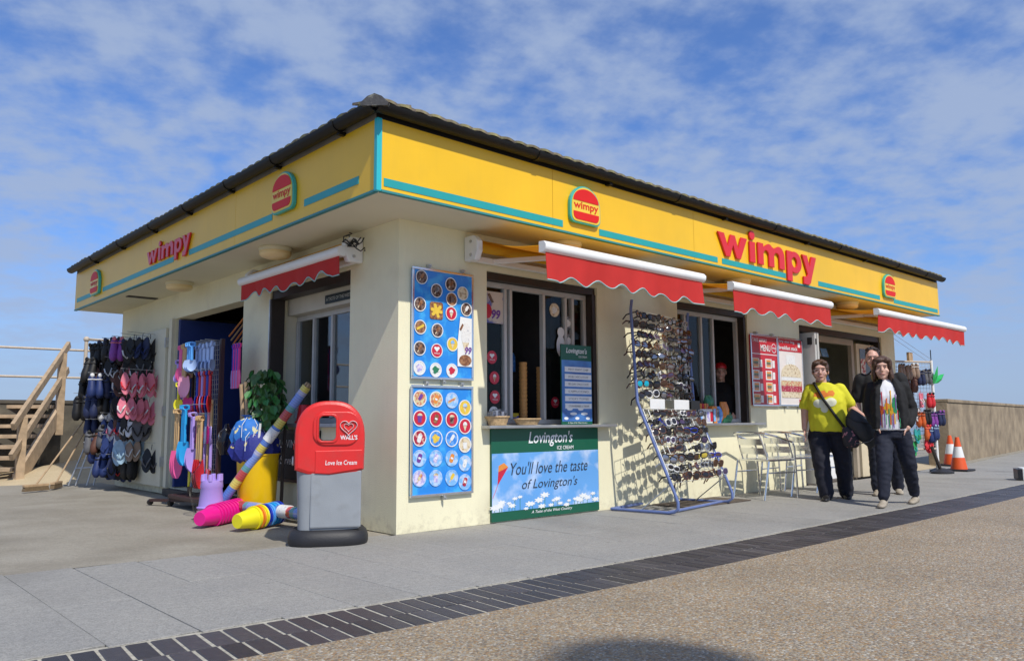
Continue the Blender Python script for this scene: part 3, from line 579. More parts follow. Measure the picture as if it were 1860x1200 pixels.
# awning cloth lets light glow through
for mm in (m_can, m_val):
    t_ = mm.node_tree; bs_ = t_.nodes['Principled BSDF']; tr = t_.nodes.new('ShaderNodeBsdfTranslucent'); mx = t_.nodes.new('ShaderNodeMixShader'); mx.inputs[0].default_value = .35 if mm is m_can else .2
    src = bs_.inputs['Base Color'].links[0].from_socket; t_.links.new(src, tr.inputs[0]); o_ = t_.nodes['Material Output']
    t_.links.new(bs_.outputs[0], mx.inputs[1]); t_.links.new(tr.outputs[0], mx.inputs[2]); t_.links.new(mx.outputs[0], o_.inputs[0])
def awning(lab, a, L, out_, face, wall, zb=2.30, zr=2.47, vh=.235, sc=7, seed=0, zw=2.40):
    # a: start along the wall direction, wall: origin point on wall; out_: how far the front bar stands out
    u, v, n = XF[face]; O = V(wall); rr = random.Random(seed)
    t = thing('awning', lab, 'awning', O+u*a+v*zr, 'retractable shop awnings')
    P = lambda s_, z, o_: O+u*s_+v*z+n*o_
    MB().tube([P(a+.07, zr, .10), P(a+L-.07, zr, .10)], .055, 14).build('roller', m_can, t, smooth=True)
    for s_ in (a, a+L-.07):
        MB().prism([(0.004, zr-.14), (.15, zr-.14), (.19, zr-.06), (.19, zr+.03), (.13, zr+.085), (.004, zr+.085)], O+u*s_, n, v, u, 0, .065).build('end_bracket', m_bar, t, bevel=.012)
        for zz in (zr-.09, zr+.03): MB().lathe([(.014, 0), (.014, .01)], P(s_+(-.009 if s_ == a else .064), zz, .10), u, 10).build('bolt', m_steel, t)
    MB().obox(O, u, v, n, (a+.07, a+L-.07), (zr-.135, zr-.085), (.02, .075)).build('torsion_bar', m_bar, t, bevel=.006)
    # canopy cloth with a slight sag
    b = MB(); NS = 8
    if out_ > .3:
        for th in (0, -.004):
            b.loft([[P(s_, zr+.05+(zb+.03-zr-.05)*(i/NS)-.035*math.sin(math.pi*i/NS)+th, .10+(out_-.10)*i/NS) for i in range(NS+1)] for s_ in (a+.08, a+L-.08)], closed=False)
        b.build('canopy', m_can, t, smooth=True)
        for s_, dr in ((a+.3, 1), (a+L-.3, -1)):     # folding arms
            el = P(s_+dr*.42, zr-.08, out_*.52)
            MB().bar(P(s_, zr-.11, .06), el, .035, .045).bar(el, P(s_+dr*.05, zb-.02, out_-.03), .03, .04).build('folding_arm', m_bar, t, bevel=.006)
    # front bar, rounded profile
    pr_ = [(-.035, -.045), (.02, -.045), (.042, -.02), (.045, .015), (.02, .042), (-.035, .045)]
    b = MB(); b.loft([[P(s_, zb+z_, out_+o_) for o_, z_ in pr_] for s_ in (a, a+L)]).build('front_bar', m_bar, t, smooth=True, ang=50)
    # scalloped valance
    n_ = sc*10; tp = []; bt = []
    for i in range(n_+1):
        q = i/n_; s_ = a+.03+q*(L-.06); wv = .012*math.sin(q*13+seed)+.007*math.sin(q*31+2*seed)+.004*math.sin(q*71)
        ph = math.cos(2*math.pi*(q*sc+.10*math.sin(q*11+seed)*(q*(1-q)*4)))
        z_ = zb-.04-vh+.030*(1+ph)-.012*math.sin(q*9+seed)-.006*math.sin(q*23+seed*3)
        if q < .5/sc or q > 1-.5/sc: z_ = zb-.04-vh+.004
        tp.append(P(s_, zb-.03, out_+.012)); bt.append((s_, z_, out_+.012+wv))
    rows = [[tp[i].lerp(P(*bt[i]), k_/4) for i in range(n_+1)] for k_ in range(5)]
    b = MB(); b.loft(rows, closed=False); b.loft([[q-n*.003 for q in r_] for r_ in rows], closed=False); b.build('valance', m_val, t, smooth=True)
    MB().tube([P(*q)+n*.001 for q in bt], .0055, 5).build('piping', m_pipe, t, smooth=True)
    return t
awning('red scalloped awning over the ice cream hatch beside the round ice cream posters', .70, 2.24, 1.0, 'front', (0, 0, 0), 2.305, seed=1)
awning('red scalloped awning over the window behind the sunglasses rack', 3.44, 2.20, 1.0, 'front', (0, 0, 0), 2.29, sc=6, seed=2)
awning('red scalloped awning over the shop doorway', 6.95, 3.27, 1.0, 'front', (0, 0, 0), 2.332, sc=10, seed=5)
t = awning('rolled-in red awning on the shaded side wall above the recessed window', -2.63, 2.08, .22, 'left', (0, 0, 0), 2.395, zr=2.45, vh=.175, sc=7, seed=3)
b = MB(); rr = random.Random(3)                      # tangle of cables at its end
for i in range(9):
    q = V((-.16, .55+rr.uniform(-.06, .02), 2.44)); pts = [q]
    for j in range(5): q = q+V((rr.uniform(-.03, .03), rr.uniform(-.06, .03), rr.uniform(-.05, .05))); pts.append(q.copy())
    b.tube(pts, .006, 5)
b.build('cable_tangle', m_black, t, smooth=True)
# ================================================================ boards on the front wall
UF, VF, NF = XF['front']
m_pblue = mat('poster_blue', (.02, .24, .72), .25, var=.05, vs=5, c2=(.05, .38, .80), c2t=(.5, .62), c2s=9, coat=.3)
m_pale = mat('print_white', (.78, .80, .80), .35, var=.03)
def pc(name, c, c2=None, s_=30, t_=(.45, .55), rough=.3): return mat(name, c, rough, var=.12, vs=40, c2=c2, c2t=t_, c2s=s_)
PRINTS = {'choc': pc('print_chocolate', (.05, .022, .016), (.22, .15, .12), 38), 'cream': pc('print_vanilla', (.70, .60, .42), (.45, .32, .18), 30, (.55, .6)),
 'red': pc('print_red', (.55, .02, .05)), 'crim': pc('print_crimson', (.38, .02, .05), (.65, .35, .3), 45, (.55, .6)), 'yel': pc('print_yellow', (.75, .52, .06)),
 'mix': pc('print_fruit', (.60, .20, .12), (.62, .58, .32), 40), 'lblue': pc('print_light_blue', (.20, .45, .80), (.45, .60, .85), 25), 'blue': pc('print_blue', (.04, .22, .68), (.15, .38, .8), 25),
 'lil': pc('print_lilac', (.38, .36, .70), (.70, .62, .75), 35), 'wht': pc('print_pale', (.76, .76, .74), (.50, .50, .52), 40, (.58, .64)), 'grey': pc('print_grey', (.36, .36, .38), (.12, .12, .12), 30),
 'grn': pc('print_green', (.03, .20, .10)), 'org': pc('print_orange', (.72, .26, .05)), 'pur': pc('print_purple', (.16, .05, .30)), 'blk': pc('print_black', (.02, .02, .022)), 'brn': pc('print_brown', (.20, .08, .035), (.34, .17, .08), 40)}
def disc(parent, cx, cz, r, face, rim, motif, mc, y0, fr='front', name='round_sticker', mot2=None, rs=(1.0, 1.0)):
    u, v, n = XF[fr]; o = (V((cx, 0, cz)) if fr == 'front' else V((0, cx, cz)))+n*y0
    d = outline(name, PRINTS[face], parent, [arc(0, 0, r*rs[0], r*rs[1], 0, 354, 22)], o, fr, .003, .0005)
    if rim:
        outline('sticker_rim', PRINTS[rim] if rim in PRINTS else m_pale, d, [arc(0, 0, r*rs[0], r*rs[1], 0, 354, 22), arc(0, 0, r*.88*rs[0], r*.88*rs[1], 0, 354, 22)], o, fr, .0015, .004)
    m2 = PRINTS[mc]; q = r
    def sh(pts, m_, lift=.004, a=0.0):
        ca, sa = math.cos(R(a)), math.sin(R(a)); outline('picture', m_, d, [[(x*ca-z*sa, x*sa+z*ca) for x, z in pts]], o, fr, .0012, lift)
    if motif == 'lolly': sh(rrect(-.22*q, .22*q, -.25*q, .62*q, .2*q, 3), m2, .004, -35); sh([(-.07*q, -.62*q), (.07*q, -.62*q), (.07*q, -.28*q), (-.07*q, -.28*q)], PRINTS['cream'], .004, -35)
    elif motif == 'bar': sh(rrect(-.30*q, .30*q, -.55*q, .55*q, .22*q, 3), m2, .004, -20); sh(rrect(-.2*q, .2*q, -.12*q, .12*q, .08*q, 2), m_pale, .0055, -20)
    elif motif == 'cone': sh([(-.28*q, .05*q), (0, -.65*q), (.28*q, .05*q)], PRINTS['cream']); sh(arc(0, .14*q, .34*q, .42*q, -5, 185, 8), m2, .0055)
    elif motif == 'heart': sh(arc(-.23*q, .32*q, .25*q, .22*q, 180, 10, 7)+arc(.23*q, .32*q, .25*q, .22*q, 170, 0, 7)+[(0, -.18*q)], m_pale); text(d, "WALL'S", m_pale, o+u*(-.5*q)+v*(-.48*q), fr, q, .2*q, lift=.0055, offset=.015)
    elif motif == 'stripe': sh(rrect(-.7*q, .7*q, -.17*q, .17*q, .1*q, 2), m2, .004, 28)
    elif motif == 'blob': sh([(q*(.52+.12*math.sin(5*a))*math.cos(a), q*(.5+.12*math.cos(3*a))*math.sin(a)) for a in [i*.35 for i in range(18)]], m2)
    elif motif == 'cup': sh([(-.36*q, .35*q), (-.24*q, -.5*q), (.24*q, -.5*q), (.36*q, .35*q)], m2); sh(arc(0, .3*q, .38*q, .3*q, 0, 180, 7), PRINTS['cream'] if mc != 'cream' else m_pale, .0055)
    elif motif == 'word': text(d, 'Thorntons', m2, o+u*(-.65*q)+v*(-.15*q), fr, 1.3*q, .34*q, lift=.0045, shear=.3)
    return d
def board(name, lab, x0, x1, z0, z1, y=-.03, m=None, fr=.022):
    t = thing(name, lab, 'poster', ((x0+x1)/2, -.001, z0))
    MB().box(x0+fr*.6, x1-fr*.6, y+.006, -.001, z0+fr*.6, z1-fr*.6).build('poster_sheet', m or m_pblue, t)
    for (a, c, e, g) in ((x0, x1, z1-fr, z1), (x0, x1, z0, z0+fr), (x0, x0+fr, z0+fr+.0003, z1-fr-.0003), (x1-fr, x1, z0+fr+.0003, z1-fr-.0003)): MB().box(a, c, y-.006, y+.005, e, g).build('poster_frame', m_alu, t, bevel=.004)
    return t
def clip(t, x, z): MB().box(x-.011, x+.011, -.045, -.002, z-.016, z+.016).lathe([(.007, 0), (.007, .02)], (x, -.045, z), (0, -1, 0), 8).build('board_clip', m_steel, t)
PB1 = board('ice_cream_poster', 'upper blue poster of round chocolate ice cream stickers in a silver frame', .115, .785, 1.262, 2.215)
for x, z in ((.29, 2.233), (.66, 2.233), (.45, 1.243)): clip(PB1, x, z)
r = .062; g1 = [('choc', 'lolly', 'choc'), ('choc', 'lolly', 'brn'), None]
L1 = [(.215, 2.13, 'choc', 'lolly', 'brn'), (.375, 2.03, 'choc', 'lolly', 'grey'), (.53, 2.10, 'choc', 'lolly', 'brn'), (.665, 2.035, 'cream', 'word', 'brn'), (.20, 1.895, 'choc', 'lolly', 'brn'), (.63, 1.98, 'choc', 'blob', 'wht'), (.54, 1.97, 'brn', 'blob', 'choc'),
      (.705, 1.895, 'choc', 'lolly', 'wht'), (.535, 1.845, 'red', 'cone', 'wht'), (.205, 1.70, 'brn', 'stripe', 'yel'), (.385, 1.685, 'choc', 'lolly', 'brn'), (.20, 1.52, 'choc', 'lolly', 'brn'), (.38, 1.51, 'red', 'heart', 'wht'), (.55, 1.575, 'yel', 'cone', 'lblue'), (.20, 1.355, 'wht', 'blob', 'lil'), (.37, 1.345, 'wht', 'blob', 'grn'), (.545, 1.345, 'wht', 'blob', 'red')]
L1 = [q for q in L1 if q[:2] != (.63, 1.98)]
for x, z, f_, mo, mc in L1: disc(PB1, x, z, r, f_, 'white', mo, mc, .0255)
e = outline('sticker_square', PRINTS['brn'], PB1, [rrect(-.07, .07, -.075, .075, .02)], (.375, -.0258, 1.855), 'front', .003, .0005)
for a in (-50, 20, 80): 
    ca, sa = math.cos(R(a)), math.sin(R(a)); outline('picture', PRINTS['yel'], e, [[(x*ca-z*sa, x*sa+z*ca) for x, z in rrect(-.015, .015, -.065, .065, .013, 2)]], (.375, -.0258, 1.855), 'front', .0012+a*1e-6, .004)
cd_ = outline('cone_card', m_pale, PB1, [[(.60-.60, 0), (.165, 0), (.165, .43), (0.03, .44), (0, .2)]], (.605, -.0258, 1.385), 'front', .002, .0045)
outline('picture', PRINTS['cream'], cd_, [[(.05, .22), (.09, .10), (.13, .22)]], (.605, -.0258, 1.385), 'front', .0012, .0075); outline('picture', PRINTS['wht'], cd_, [arc(.09, .29, .055, .10, -50, 230, 12)], (.605, -.0258, 1.385), 'front', .0012, .0078)
outline('picture', PRINTS['brn'], cd_, [[(.02, .33), (.05, .38), (.065, .365), (.035, .315)]], (.605, -.0258, 1.385), 'front', .0012, .0098); outline('picture', PRINTS['brn'], cd_, [arc(.085, .055, .07, .05, 0, 350, 14)], (.605, -.0258, 1.385), 'front', .0012, .0076)
text(cd_, '99', PRINTS['pur'], (.685, -.0258, 1.495), 'front', .075, .065, lift=.0095, offset=.03, shear=.2)
PB2 = board('ice_cream_poster', 'lower blue poster of round fruit ice lolly stickers in a silver frame', .112, .782, .285, 1.212)
for x, z in ((.27, 1.228), (.65, 1.228), (.46, .268)): clip(PB2, x, z)
L2 = []
rows = [(1.10, [('mix', 'lolly', 'pur'), ('mix', 'bar', 'org'), ('lblue', 'stripe', 'mix')]), (.935, [('red', 'cup', 'pur'), ('red', 'bar', 'brn'), ('red', 'cup', 'choc')]), (.77, [('crim', 'bar', 'wht'), ('blue', 'blob', 'yel'), ('blue', 'lolly', 'wht')]), (.605, [('lblue', 'bar', 'pur'), ('lblue', 'bar', 'lil'), ('lblue', 'bar', 'org')]), (.44, [('lil', 'lolly', 'mix'), ('lblue', 'cup', 'lil'), ('lblue', 'lolly', 'yel')])]
for z, rw in rows:
    for i, (f_, mo, mc) in enumerate(rw): L2.append((.205+.17*i, z-.006*i, f_, mo, mc))
for i, (f_, mo, mc) in enumerate((('yel', 'cone', 'lblue'), ('red', 'cone', 'wht'), ('cream', 'cup', 'wht'), ('lblue', 'bar', 'wht'), ('lblue', 'bar', 'crim'))): L2.append((.69, 1.025-.16*i, f_, mo, mc))
for x, z, f_, mo, mc in L2: disc(PB2, x, z, .069, f_, 'white' if f_ not in ('lblue', 'lil') else 'lblue', mo, mc, .0255)
# menu boards by the doorway
m_menu = mat('menu_red', (.50, .02, .03), .3, var=.05)
MN = board('menu_board', 'red food menu board with rows of burger pictures', 5.41, 6.085, 1.08, 2.015, m=m_menu); MN['category'] = 'menu'
for x in (5.55, 5.95): clip(MN, x, 2.03)
text(MN, 'MENU', m_pale, (5.66, -.0245, 1.80), 'front', .24, .085, offset=.012); text(MN, 'TAKE AWAY', m_pale, (5.46, -.0245, 1.915), 'front', .36, .05)
disc(MN, 5.99, 1.85, .062, 'red', 'white', None, 'wht', .0245, name='round_logo'); text(MN, 'wimpy', m_pale, (5.94, -.0245, 1.833), 'front', .10, .035, lift=.007, offset=.01)
MB().box(5.43, 6.065, -.0265, -.0245, 1.755, 1.765).build('menu_rule', m_pale, MN)
for j in range(4):
    for i in range(2):
        cx, cz = 5.535+i*.315, 1.64-j*.155
        c_ = MB().box(cx-.085, cx+.075, -.0262, -.0242, cz-.062, cz+.062).build('menu_picture', PRINTS['wht' if (i+j) % 3 else 'cream'], MN)
        for (dz, hh, mm) in ((-.045, .022, 'org'), (-.020, .024, 'brn'), (.005, .014, 'grn'), (.02, .03, 'org')): MB().box(cx-.06, cx+.05, -.0272, -.0264, cz+dz, cz+dz+hh).build('burger_layer', PRINTS[mm], c_)
        MB().box(cx+.09, cx+.15, -.0262, -.0242, cz-.05, cz+.045).build('menu_cup', PRINTS['wht'], MN)
BB = board('menu_board', 'pale burger poster with a large burger picture under a red heading', 6.09, 6.765, 1.085, 2.018, m=mat('poster_cream', (.74, .68, .64), .3, var=.05)); BB['category'] = 'menu'
for x in (6.25, 6.6): clip(BB, x, 1.068)
MB().box(6.105, 6.75, -.0275, -.0242, 1.83, 2.0).build('poster_heading', m_menu, BB)
text(BB, 'try our big', m_pale, (6.14, -.0278, 1.935), 'front', .40, .045); text(BB, 'breakfast stack', m_pale, (6.12, -.0278, 1.85), 'front', .50, .055, offset=.012)
MB().box(6.64, 6.70, -.030, -.0277, 1.90, 1.965).build('heading_logo', m_pale, BB)
def hb(z0, z1, w0, w1, mm, top=0, k_=.026):
    pts = [(-w0, z0), (w0, z0), (w1, z1)]+([] if not top else arc(0, z1, w1, top, 0, 180, 12)[1:-1])+[(-w1, z1)]
    outline('burger_layer', PRINTS[mm], BB, [pts], (6.43, 0, 0), 'front', .002, k_)
hb(1.20, 1.28, .27, .27, 'cream'); hb(1.282, 1.36, .275, .28, 'crim'); hb(1.362, 1.43, .28, .27, 'mix'); hb(1.432, 1.48, .27, .25, 'wht'); hb(1.482, 1.52, .265, .265, 'cream', .14); hb(1.53, 1.78, .11, .12, 'wht', 0, .0245)
MB().box(6.62, 6.74, -.028, -.0243, 1.105, 1.18).build('corner_logo', m_menu, BB)
# green ice cream advertisement under hatch one
m_grn = mat('board_green', (.008, .10, .055), .35, var=.04)
LV = thing('advertising_board', 'green and sky blue ice cream advertising board under the serving hatch', 'advertisement', (1.72, -.001, 0.0))
MB().box(1.0, 2.44, -.022, -.001, .012, .835).build('board_back', m_grn, LV)
m_skyp = mat('print_sky', (.13, .36, .74), .3, var=.08, vs=3, c2=(.55, .66, .85), c2t=(.5, .68), c2s=4)
MB().box(1.005, 2.435, -.0245, -.0225, .095, .615).build('sky_print', m_skyp, LV)
text(LV, "Lovington's", m_pale, (1.46, -.0225, .665), 'front', .60, .145, offset=.012, shear=.22, name='board_name')
text(LV, 'ICE CREAM', m_pale, (1.84, -.0225, .632), 'front', .23, .035, offset=.008)
m_ink = mat('print_ink', (.03, .045, .07), .4)
text(LV, "You'll love the taste", m_ink, (1.23, -.0245, .415), 'front', 1.04, .115, shear=.3); text(LV, "of Lovington's", m_ink, (1.37, -.0245, .255), 'front', .75, .115, shear=.3)
text(LV, 'A Taste of the West Country', m_pale, (1.49, -.0225, .045), 'front', .55, .034, shear=.3, offset=.006)
outline('kite', PRINTS['org'], LV, [[(1.08, .45), (1.085, .505), (1.15, .53), (1.20, .49)]], (0, 0, 0), 'front', .001, .0246); outline('kite', PRINTS['red'], LV, [[(1.08, .449), (1.199, .489), (1.07, .33)]], (0, 0, 0), 'front', .001, .0246)
MB().tube([(1.07, -.0255, .33), (1.04, -.0255, .27), (1.012, -.0255, .22)], .0025, 4).build('kite_tail', PRINTS['red'], LV)
rr = random.Random(5); stem = MB()
for i in range(26):
    x = 1.03+i*.054+rr.uniform(-.02, .02); z = .10+abs(rr.gauss(.04, .05)); s_ = rr.uniform(.022, .05)
    stem.box(x-.003, x+.003, -.02535, -.0248, .096, z)
    outline('daisy', m_pale, LV, [[(x+s_*(1+.3*math.cos(7*a))*math.cos(a)*1.1, z+s_*.45*(1+.3*math.cos(7*a))*math.sin(a)) for a in [k_*.21 for k_ in range(29)]]], (0, 0, 0), 'front', .0006, .0255+i*.00006)
struct(stem.build('daisy_stems', PRINTS['grn'], LV), 'stuff')
# menu stand on the hatch counter
LM = thing('flavour_board', 'tall green and blue flavour list board standing on the hatch sill', 'menu', (2.07, -.07, .869))
yb = -.085
MB().box(1.85, 2.29, yb, yb+.014, .869, 1.655).build('board_back', m_grn, LM, bevel=.003)
MB().box(1.855, 2.285, yb-.002, yb-.0005, .90, 1.50).build('sky_print', mat('print_dusk', (.04, .11, .36), .3, c2=(.10, .32, .70), c2t=(.35, .7), c2s=3), LM)
text(LM, "Lovington's", m_pale, (1.92, yb, 1.555), 'front', .30, .07, offset=.015, shear=.2); text(LM, 'ICE CREAM', m_pale, (2.10, yb, 1.53), 'front', .12, .02)
for i, s_ in enumerate(('MINT CHOC CHIP', 'DOUBLE CHOCOLATE CHIP', 'BELGIAN CHOCOLATE', 'CAPPUCCINO', 'STICKY TOFFEE', 'STRAWBERRIES & CREAM')):
    z = 1.385-i*.072; q = MB().box(1.895, 2.275, yb-.007, yb-.0022, z, z+.05).build('flavour_strip', m_pale, LM); text(LM, s_, PRINTS['grey'], (1.94, yb-.007, z+.014), 'front', .29, .02)
for i in range(7): outline('daisy', m_pale, LM, [arc(0, 0, .03+.01*(i % 3), .014, 0, 350, 10)], (1.91+i*.052, yb-.002, .93+.045*((i*5) % 3)), 'front', .0008, .0005)
MB().box(1.86, 2.28, yb-.0022, yb-.0021, .872, .898)
text(LM, 'A Taste of the West Country', m_pale, (1.93, yb, .876), 'front', .28, .018, shear=.3)
# stickers on the hatch glass
G1 = .095-.0
def gs(x, z, r_, f_, mo, mc, rs=(1, 1), rim=None):
    o = disc(None, x, z, r_, f_, rim, mo, mc, -.118, name='window_sticker', rs=rs); return o
STK = [(1.13, 1.50, .062, 'red', 'heart', 'wht', 'upper red heart sticker on the hatch window'), (1.16, 1.31, .060, 'red', 'cone', 'wht', 'red sticker with ice cream cone on the hatch window'), (1.165, 1.13, .062, 'red', 'heart', 'wht', 'lower red heart sticker on the hatch window above the baskets'), (1.15, .985, .058, 'wht', 'blob', 'grn', 'pale round sticker at the foot of the hatch window'), (1.965, 1.09, .055, 'red', 'heart', 'wht', 'red heart sticker beside the flavour board'), (1.97, 2.02, .07, 'cream', 'blob', 'wht', 'pale bowl sticker high on the hatch window'), (2.17, 1.90, .07, 'grey', 'blob', 'wht', 'dim grey round sticker on the right hatch pane'), (2.18, 1.72, .07, 'grey', 'blob', 'wht', 'lower dim grey round sticker on the right hatch pane')]
for x, z, r_, f_, mo, mc, lab in STK: tag(gs(x, z, r_, f_, mo, mc), lab, 'sticker', 'stickers on the hatch window')
pp = tag(MB().box(1.02, 1.27, .108, .1115, 1.82, 2.12).build('cone_poster', mat('cone_poster', (.62, .55, .48), .4, c2=(.10, .13, .42), c2t=(.5, .6), c2s=7)), 'small ice cream cone poster at the top of the hatch window', 'poster')
text(pp, '99', PRINTS['pur'], (1.12, .108, 1.86), 'front', .11, .09, offset=.03, shear=.2); outline('picture', PRINTS['red'], pp, [arc(1.07, 1.93, .055, .07, 0, 350, 14)], (0, .108, 0), 'front', .001, .0006); outline('picture', PRINTS['choc'], pp, [[(1.07, 2.09), (1.10, 2.10), (1.15, 2.02), (1.12, 2.01)]], (0, .108, 0), 'front', .001, .0006)
mb_ = outline('bear_sticker', m_pale, None, [arc(2.05, 1.80, .05, .05, -40, 220, 10)+arc(2.045, 1.66, .06, .11, 120, 420, 12)], (0, .108, 0), 'front', .002, .0005); tag(mb_, 'white cut-out lolly sticker on the hatch window', 'sticker')
# baskets, cones and carton on the hatch counter
m_bask = mat('basket_weave', (.52, .36, .19), .8, var=.3, vs=40, bump=.6, bs=90)
def basket(x, y, r_, h, lab, fill=True):
    t = thing('basket', lab, 'basket', (x, y, .869), 'baskets on the hatch sill'); b = MB(); rg = []
    for i in range(6):
        q = r_*(.74+.26*i/5); rg.append([V((x+q*1.25*math.cos(2*math.pi*j/22)*(1+.012*(-1)**(i+j)), y+q*.8*math.sin(2*math.pi*j/22), .870+h*i/5)) for j in range(22)])
    b.loft(rg).build('basket_body', m_bask, t, smooth=True); MB().tube([(x+r_*1.25*math.cos(2*math.pi*j/20), y+r_*.8*math.sin(2*math.pi*j/20), .870+h) for j in range(20)], .008, 6, closed=True).build('rim', m_bask, t, smooth=True)
    if fill:
        for i in range(5): MB().box(x-.09+i*.035, x-.06+i*.035, y-.04, y+.04, .869+h-.01, .869+h+.05+.01*(i % 3)).build('sachet', PRINTS['wht' if i % 2 else 'grey'], t)
basket(1.06, -.04, .10, .075, 'wicker basket full of packets on the hatch sill'); basket(1.42, -.05, .12, .055, 'low empty wicker basket on the hatch sill', False)
def cones(x, y, z, n_, lab):
    t = thing('wafer_cone_stack', lab, 'wafer cones', (x, y, z), 'stacks of wafer cones inside the hatch')
    for i in range(n_): MB().lathe([(.034, 0), (.042, .03), (.042, .048), (.037, .05)], (x, y, z+i*.04), seg=12).build('wafer_cone', mat('wafer', (.62, .32, .10), .6, var=.2, vs=50), t, smooth=True)
cones(1.70, .30, .88, 15, 'stack of orange wafer cones behind the open hatch'); cones(1.92, .28, .88, 14, 'stack of wafer cones behind the hatch glass')
yc = tag(MB().box(1.38, 1.62, .28, .44, .87, .985).build('yellow_carton', mat('carton_yellow', (.62, .45, .02), .5, c2=(.05, .06, .3), c2t=(.55, .58), c2s=12), bevel=.004), 'yellow carton inside the open serving hatch', 'carton')
t = thing('ice_cream_machine', 'dark ice cream machine standing inside the hatch', 'machine', (1.55, .9, 0)); MB().box(1.3, 1.8, .75, 1.1, .012, 1.3).build('machine_body', m_dark, t, bevel=.02); MB().lathe([(.05, 0), (.05, .16), (.03, .2)], (1.9, .7, 1.42), seg=12).build('nozzle', PRINTS['blue'], t)
# goods on the sill of window two
for i, (x, w_, h, d_, mm, lab) in enumerate(((4.27, .30, .165, .17, 'wht', 'white printed carton of sweets on the second sill'), (4.44, .10, .20, .10, 'org', 'slim orange box standing on the second sill'))):
    o = tag(MB().box(x-w_/2, x+w_/2, -.10, -.10+d_, .869, .869+h).build('sweet_carton', PRINTS[mm], bevel=.003), lab, 'carton', 'sweet cartons on the second sill')
    for j in range(4 if i == 0 else 2): MB().box(x-w_/2+.02+j*.068, x-w_/2+.07+j*.068, -.103, -.1005, .89, .869+h-.03).build('carton_print', PRINTS[('lblue', 'grey', 'lil', 'red')[j]], o)
for i in range(6): tag(MB().box(4.16+i*.045, 4.195+i*.045, -.06, .02, 1.035, 1.10).build('sweet_packet', PRINTS[('yel', 'org', 'red', 'org', 'mix', 'red')[i]], bevel=.004), 'bright sweet packet standing in the white carton', 'packet', 'sweet packets in the white carton')
def bag(x, z0, h, w_, m_, lab):
    b = MB(); rg = [[V((x+w_*(.5 if k_ not in (0, 5) else .42)*math.cos(2*math.pi*j/14), -.03+.05*math.sin(math.pi*min(max(k_/5, .02), .98))*math.sin(2*math.pi*j/14)+.006*math.sin(j*3), z0+h*k_/5)) for j in range(14)] for k_ in range(6)]
    o = tag(b.loft(rg).build('crisp_bag', m_, smooth=True), lab, 'bag', 'crisp bags on the second sill'); return o
bag(4.60, .869, .20, .16, PRINTS['blue'], 'blue crisp bag leaning on the second sill'); bag(4.80, .869, .13, .20, PRINTS['grn'], 'green crisp bag lying low on the second sill'); bag(4.74, .895, .23, .16, PRINTS['org'], 'orange crisp bag on the second sill')
bag(4.42, 1.03, .17, .15, PRINTS['grn'], 'green crisp bag perched on the sweet cartons')
# black chalkboard against the side wall
CB = thing('chalkboard', 'black framed chalkboard with white lettering on the side wall behind the tub', 'sign', (-.03, 1.75, .34))
MB().box(-.03, -.002, 1.25, 2.08, .34, .82).build('board_back', mat('chalk_black', (.014, .016, .014), .6), CB)
for (a, c, e, g) in ((1.25, 2.08, .80, .83), (1.25, 2.08, .33, .36)): MB().box(-.04, -.001, a, c, e, g).build('board_frame', m_brown, CB)
text(CB, "LOVINGTON'S", m_pale, (-.03, 2.02, .66), 'left', .72, .08); text(CB, 'Served here', m_pale, (-.03, 2.0, .50), 'left', .5, .08, shear=.2)
# postcards just inside the doorway
PR = thing('postcard_rack', 'wire postcard rack just inside the shop doorway', 'display rack', (8.0, .5, 0))
MB().tube([(8.0, .6, .02), (8.0, .6, 2.05)], .015, 8).build('pole', m_steel, PR)
MB().lathe([(.22, .013), (.2, .03), (.03, .05)], (8.0, .6, 0), seg=16).build('base', m_black, PR)
for j in range(7):
    for i in range(4):
        z = .75+j*.19; x = 7.55+i*.25
        MB().obox((x, .44, z), UF, V((0, .25, .97)).normalized(), V((0, -.97, .25)).normalized(), (0, .21), (0, .14), (0, .004)).build('postcard', PRINTS[rnd.choice(['lblue', 'grey', 'mix', 'wht', 'blue', 'yel', 'brn'])], PR)
# ================================================================ litter bin at the corner
BN = thing('litter_bin', 'red topped grey litter bin on a black base at the building corner', 'bin', (-.545, .0, 0))
a = R(-30); bu = V((math.cos(a), math.sin(a), 0)); bnn = V((math.sin(a), -math.cos(a), 0)); bv = V((0, 0, 1)); BO = V((-.592, .035, 0))   # bu across, bnn out to the front
def ring(w_, d_, z, p=4.0, n_=36, dx=0, dy=0):
    out_ = []
    for j in range(n_):
        t_ = 2*math.pi*j/n_; c_, s_ = math.cos(t_), math.sin(t_)
        out_.append(BO+bu*(dx+w_*math.copysign(abs(c_)**(2/p), c_))+bnn*(dy+d_*math.copysign(abs(s_)**(2/p), s_))+bv*z)
    return out_
m_binred = mat('bin_red', (.66, .022, .02), .4, var=.06, bump=.1, bs=150, c2=(.56, .035, .03), c2t=(.5, .75), c2s=11); m_bing = mat('bin_grey', (.27, .29, .31), .5, var=.08, bump=.1, bs=150, c2=(.20, .205, .205), c2t=(.60, .90), c2s=7); m_binb = mat('bin_base', (.018, .018, .021), .55, var=.2, bump=.2, bs=90)
MB().loft([ring(.29, .235, .001, 3), ring(.298, .243, .02, 3), ring(.297, .242, .055, 3), ring(.285, .23, .09, 3), ring(.262, .208, .112, 3), ring(.25, .195, .115, 3)]).build('base', m_binb, BN, smooth=True, ang=60)
MB().loft([ring(.226, .185, .116, 5), ring(.232, .19, .35, 5), ring(.242, .198, .56, 5)]).build('bin_body', m_bing, BN, smooth=True)
MB().obox(BO, bu, bv, bnn, (-.135, .235), (.13, .55), (.175, .199)).build('door_panel', m_bing, BN, bevel=.015)
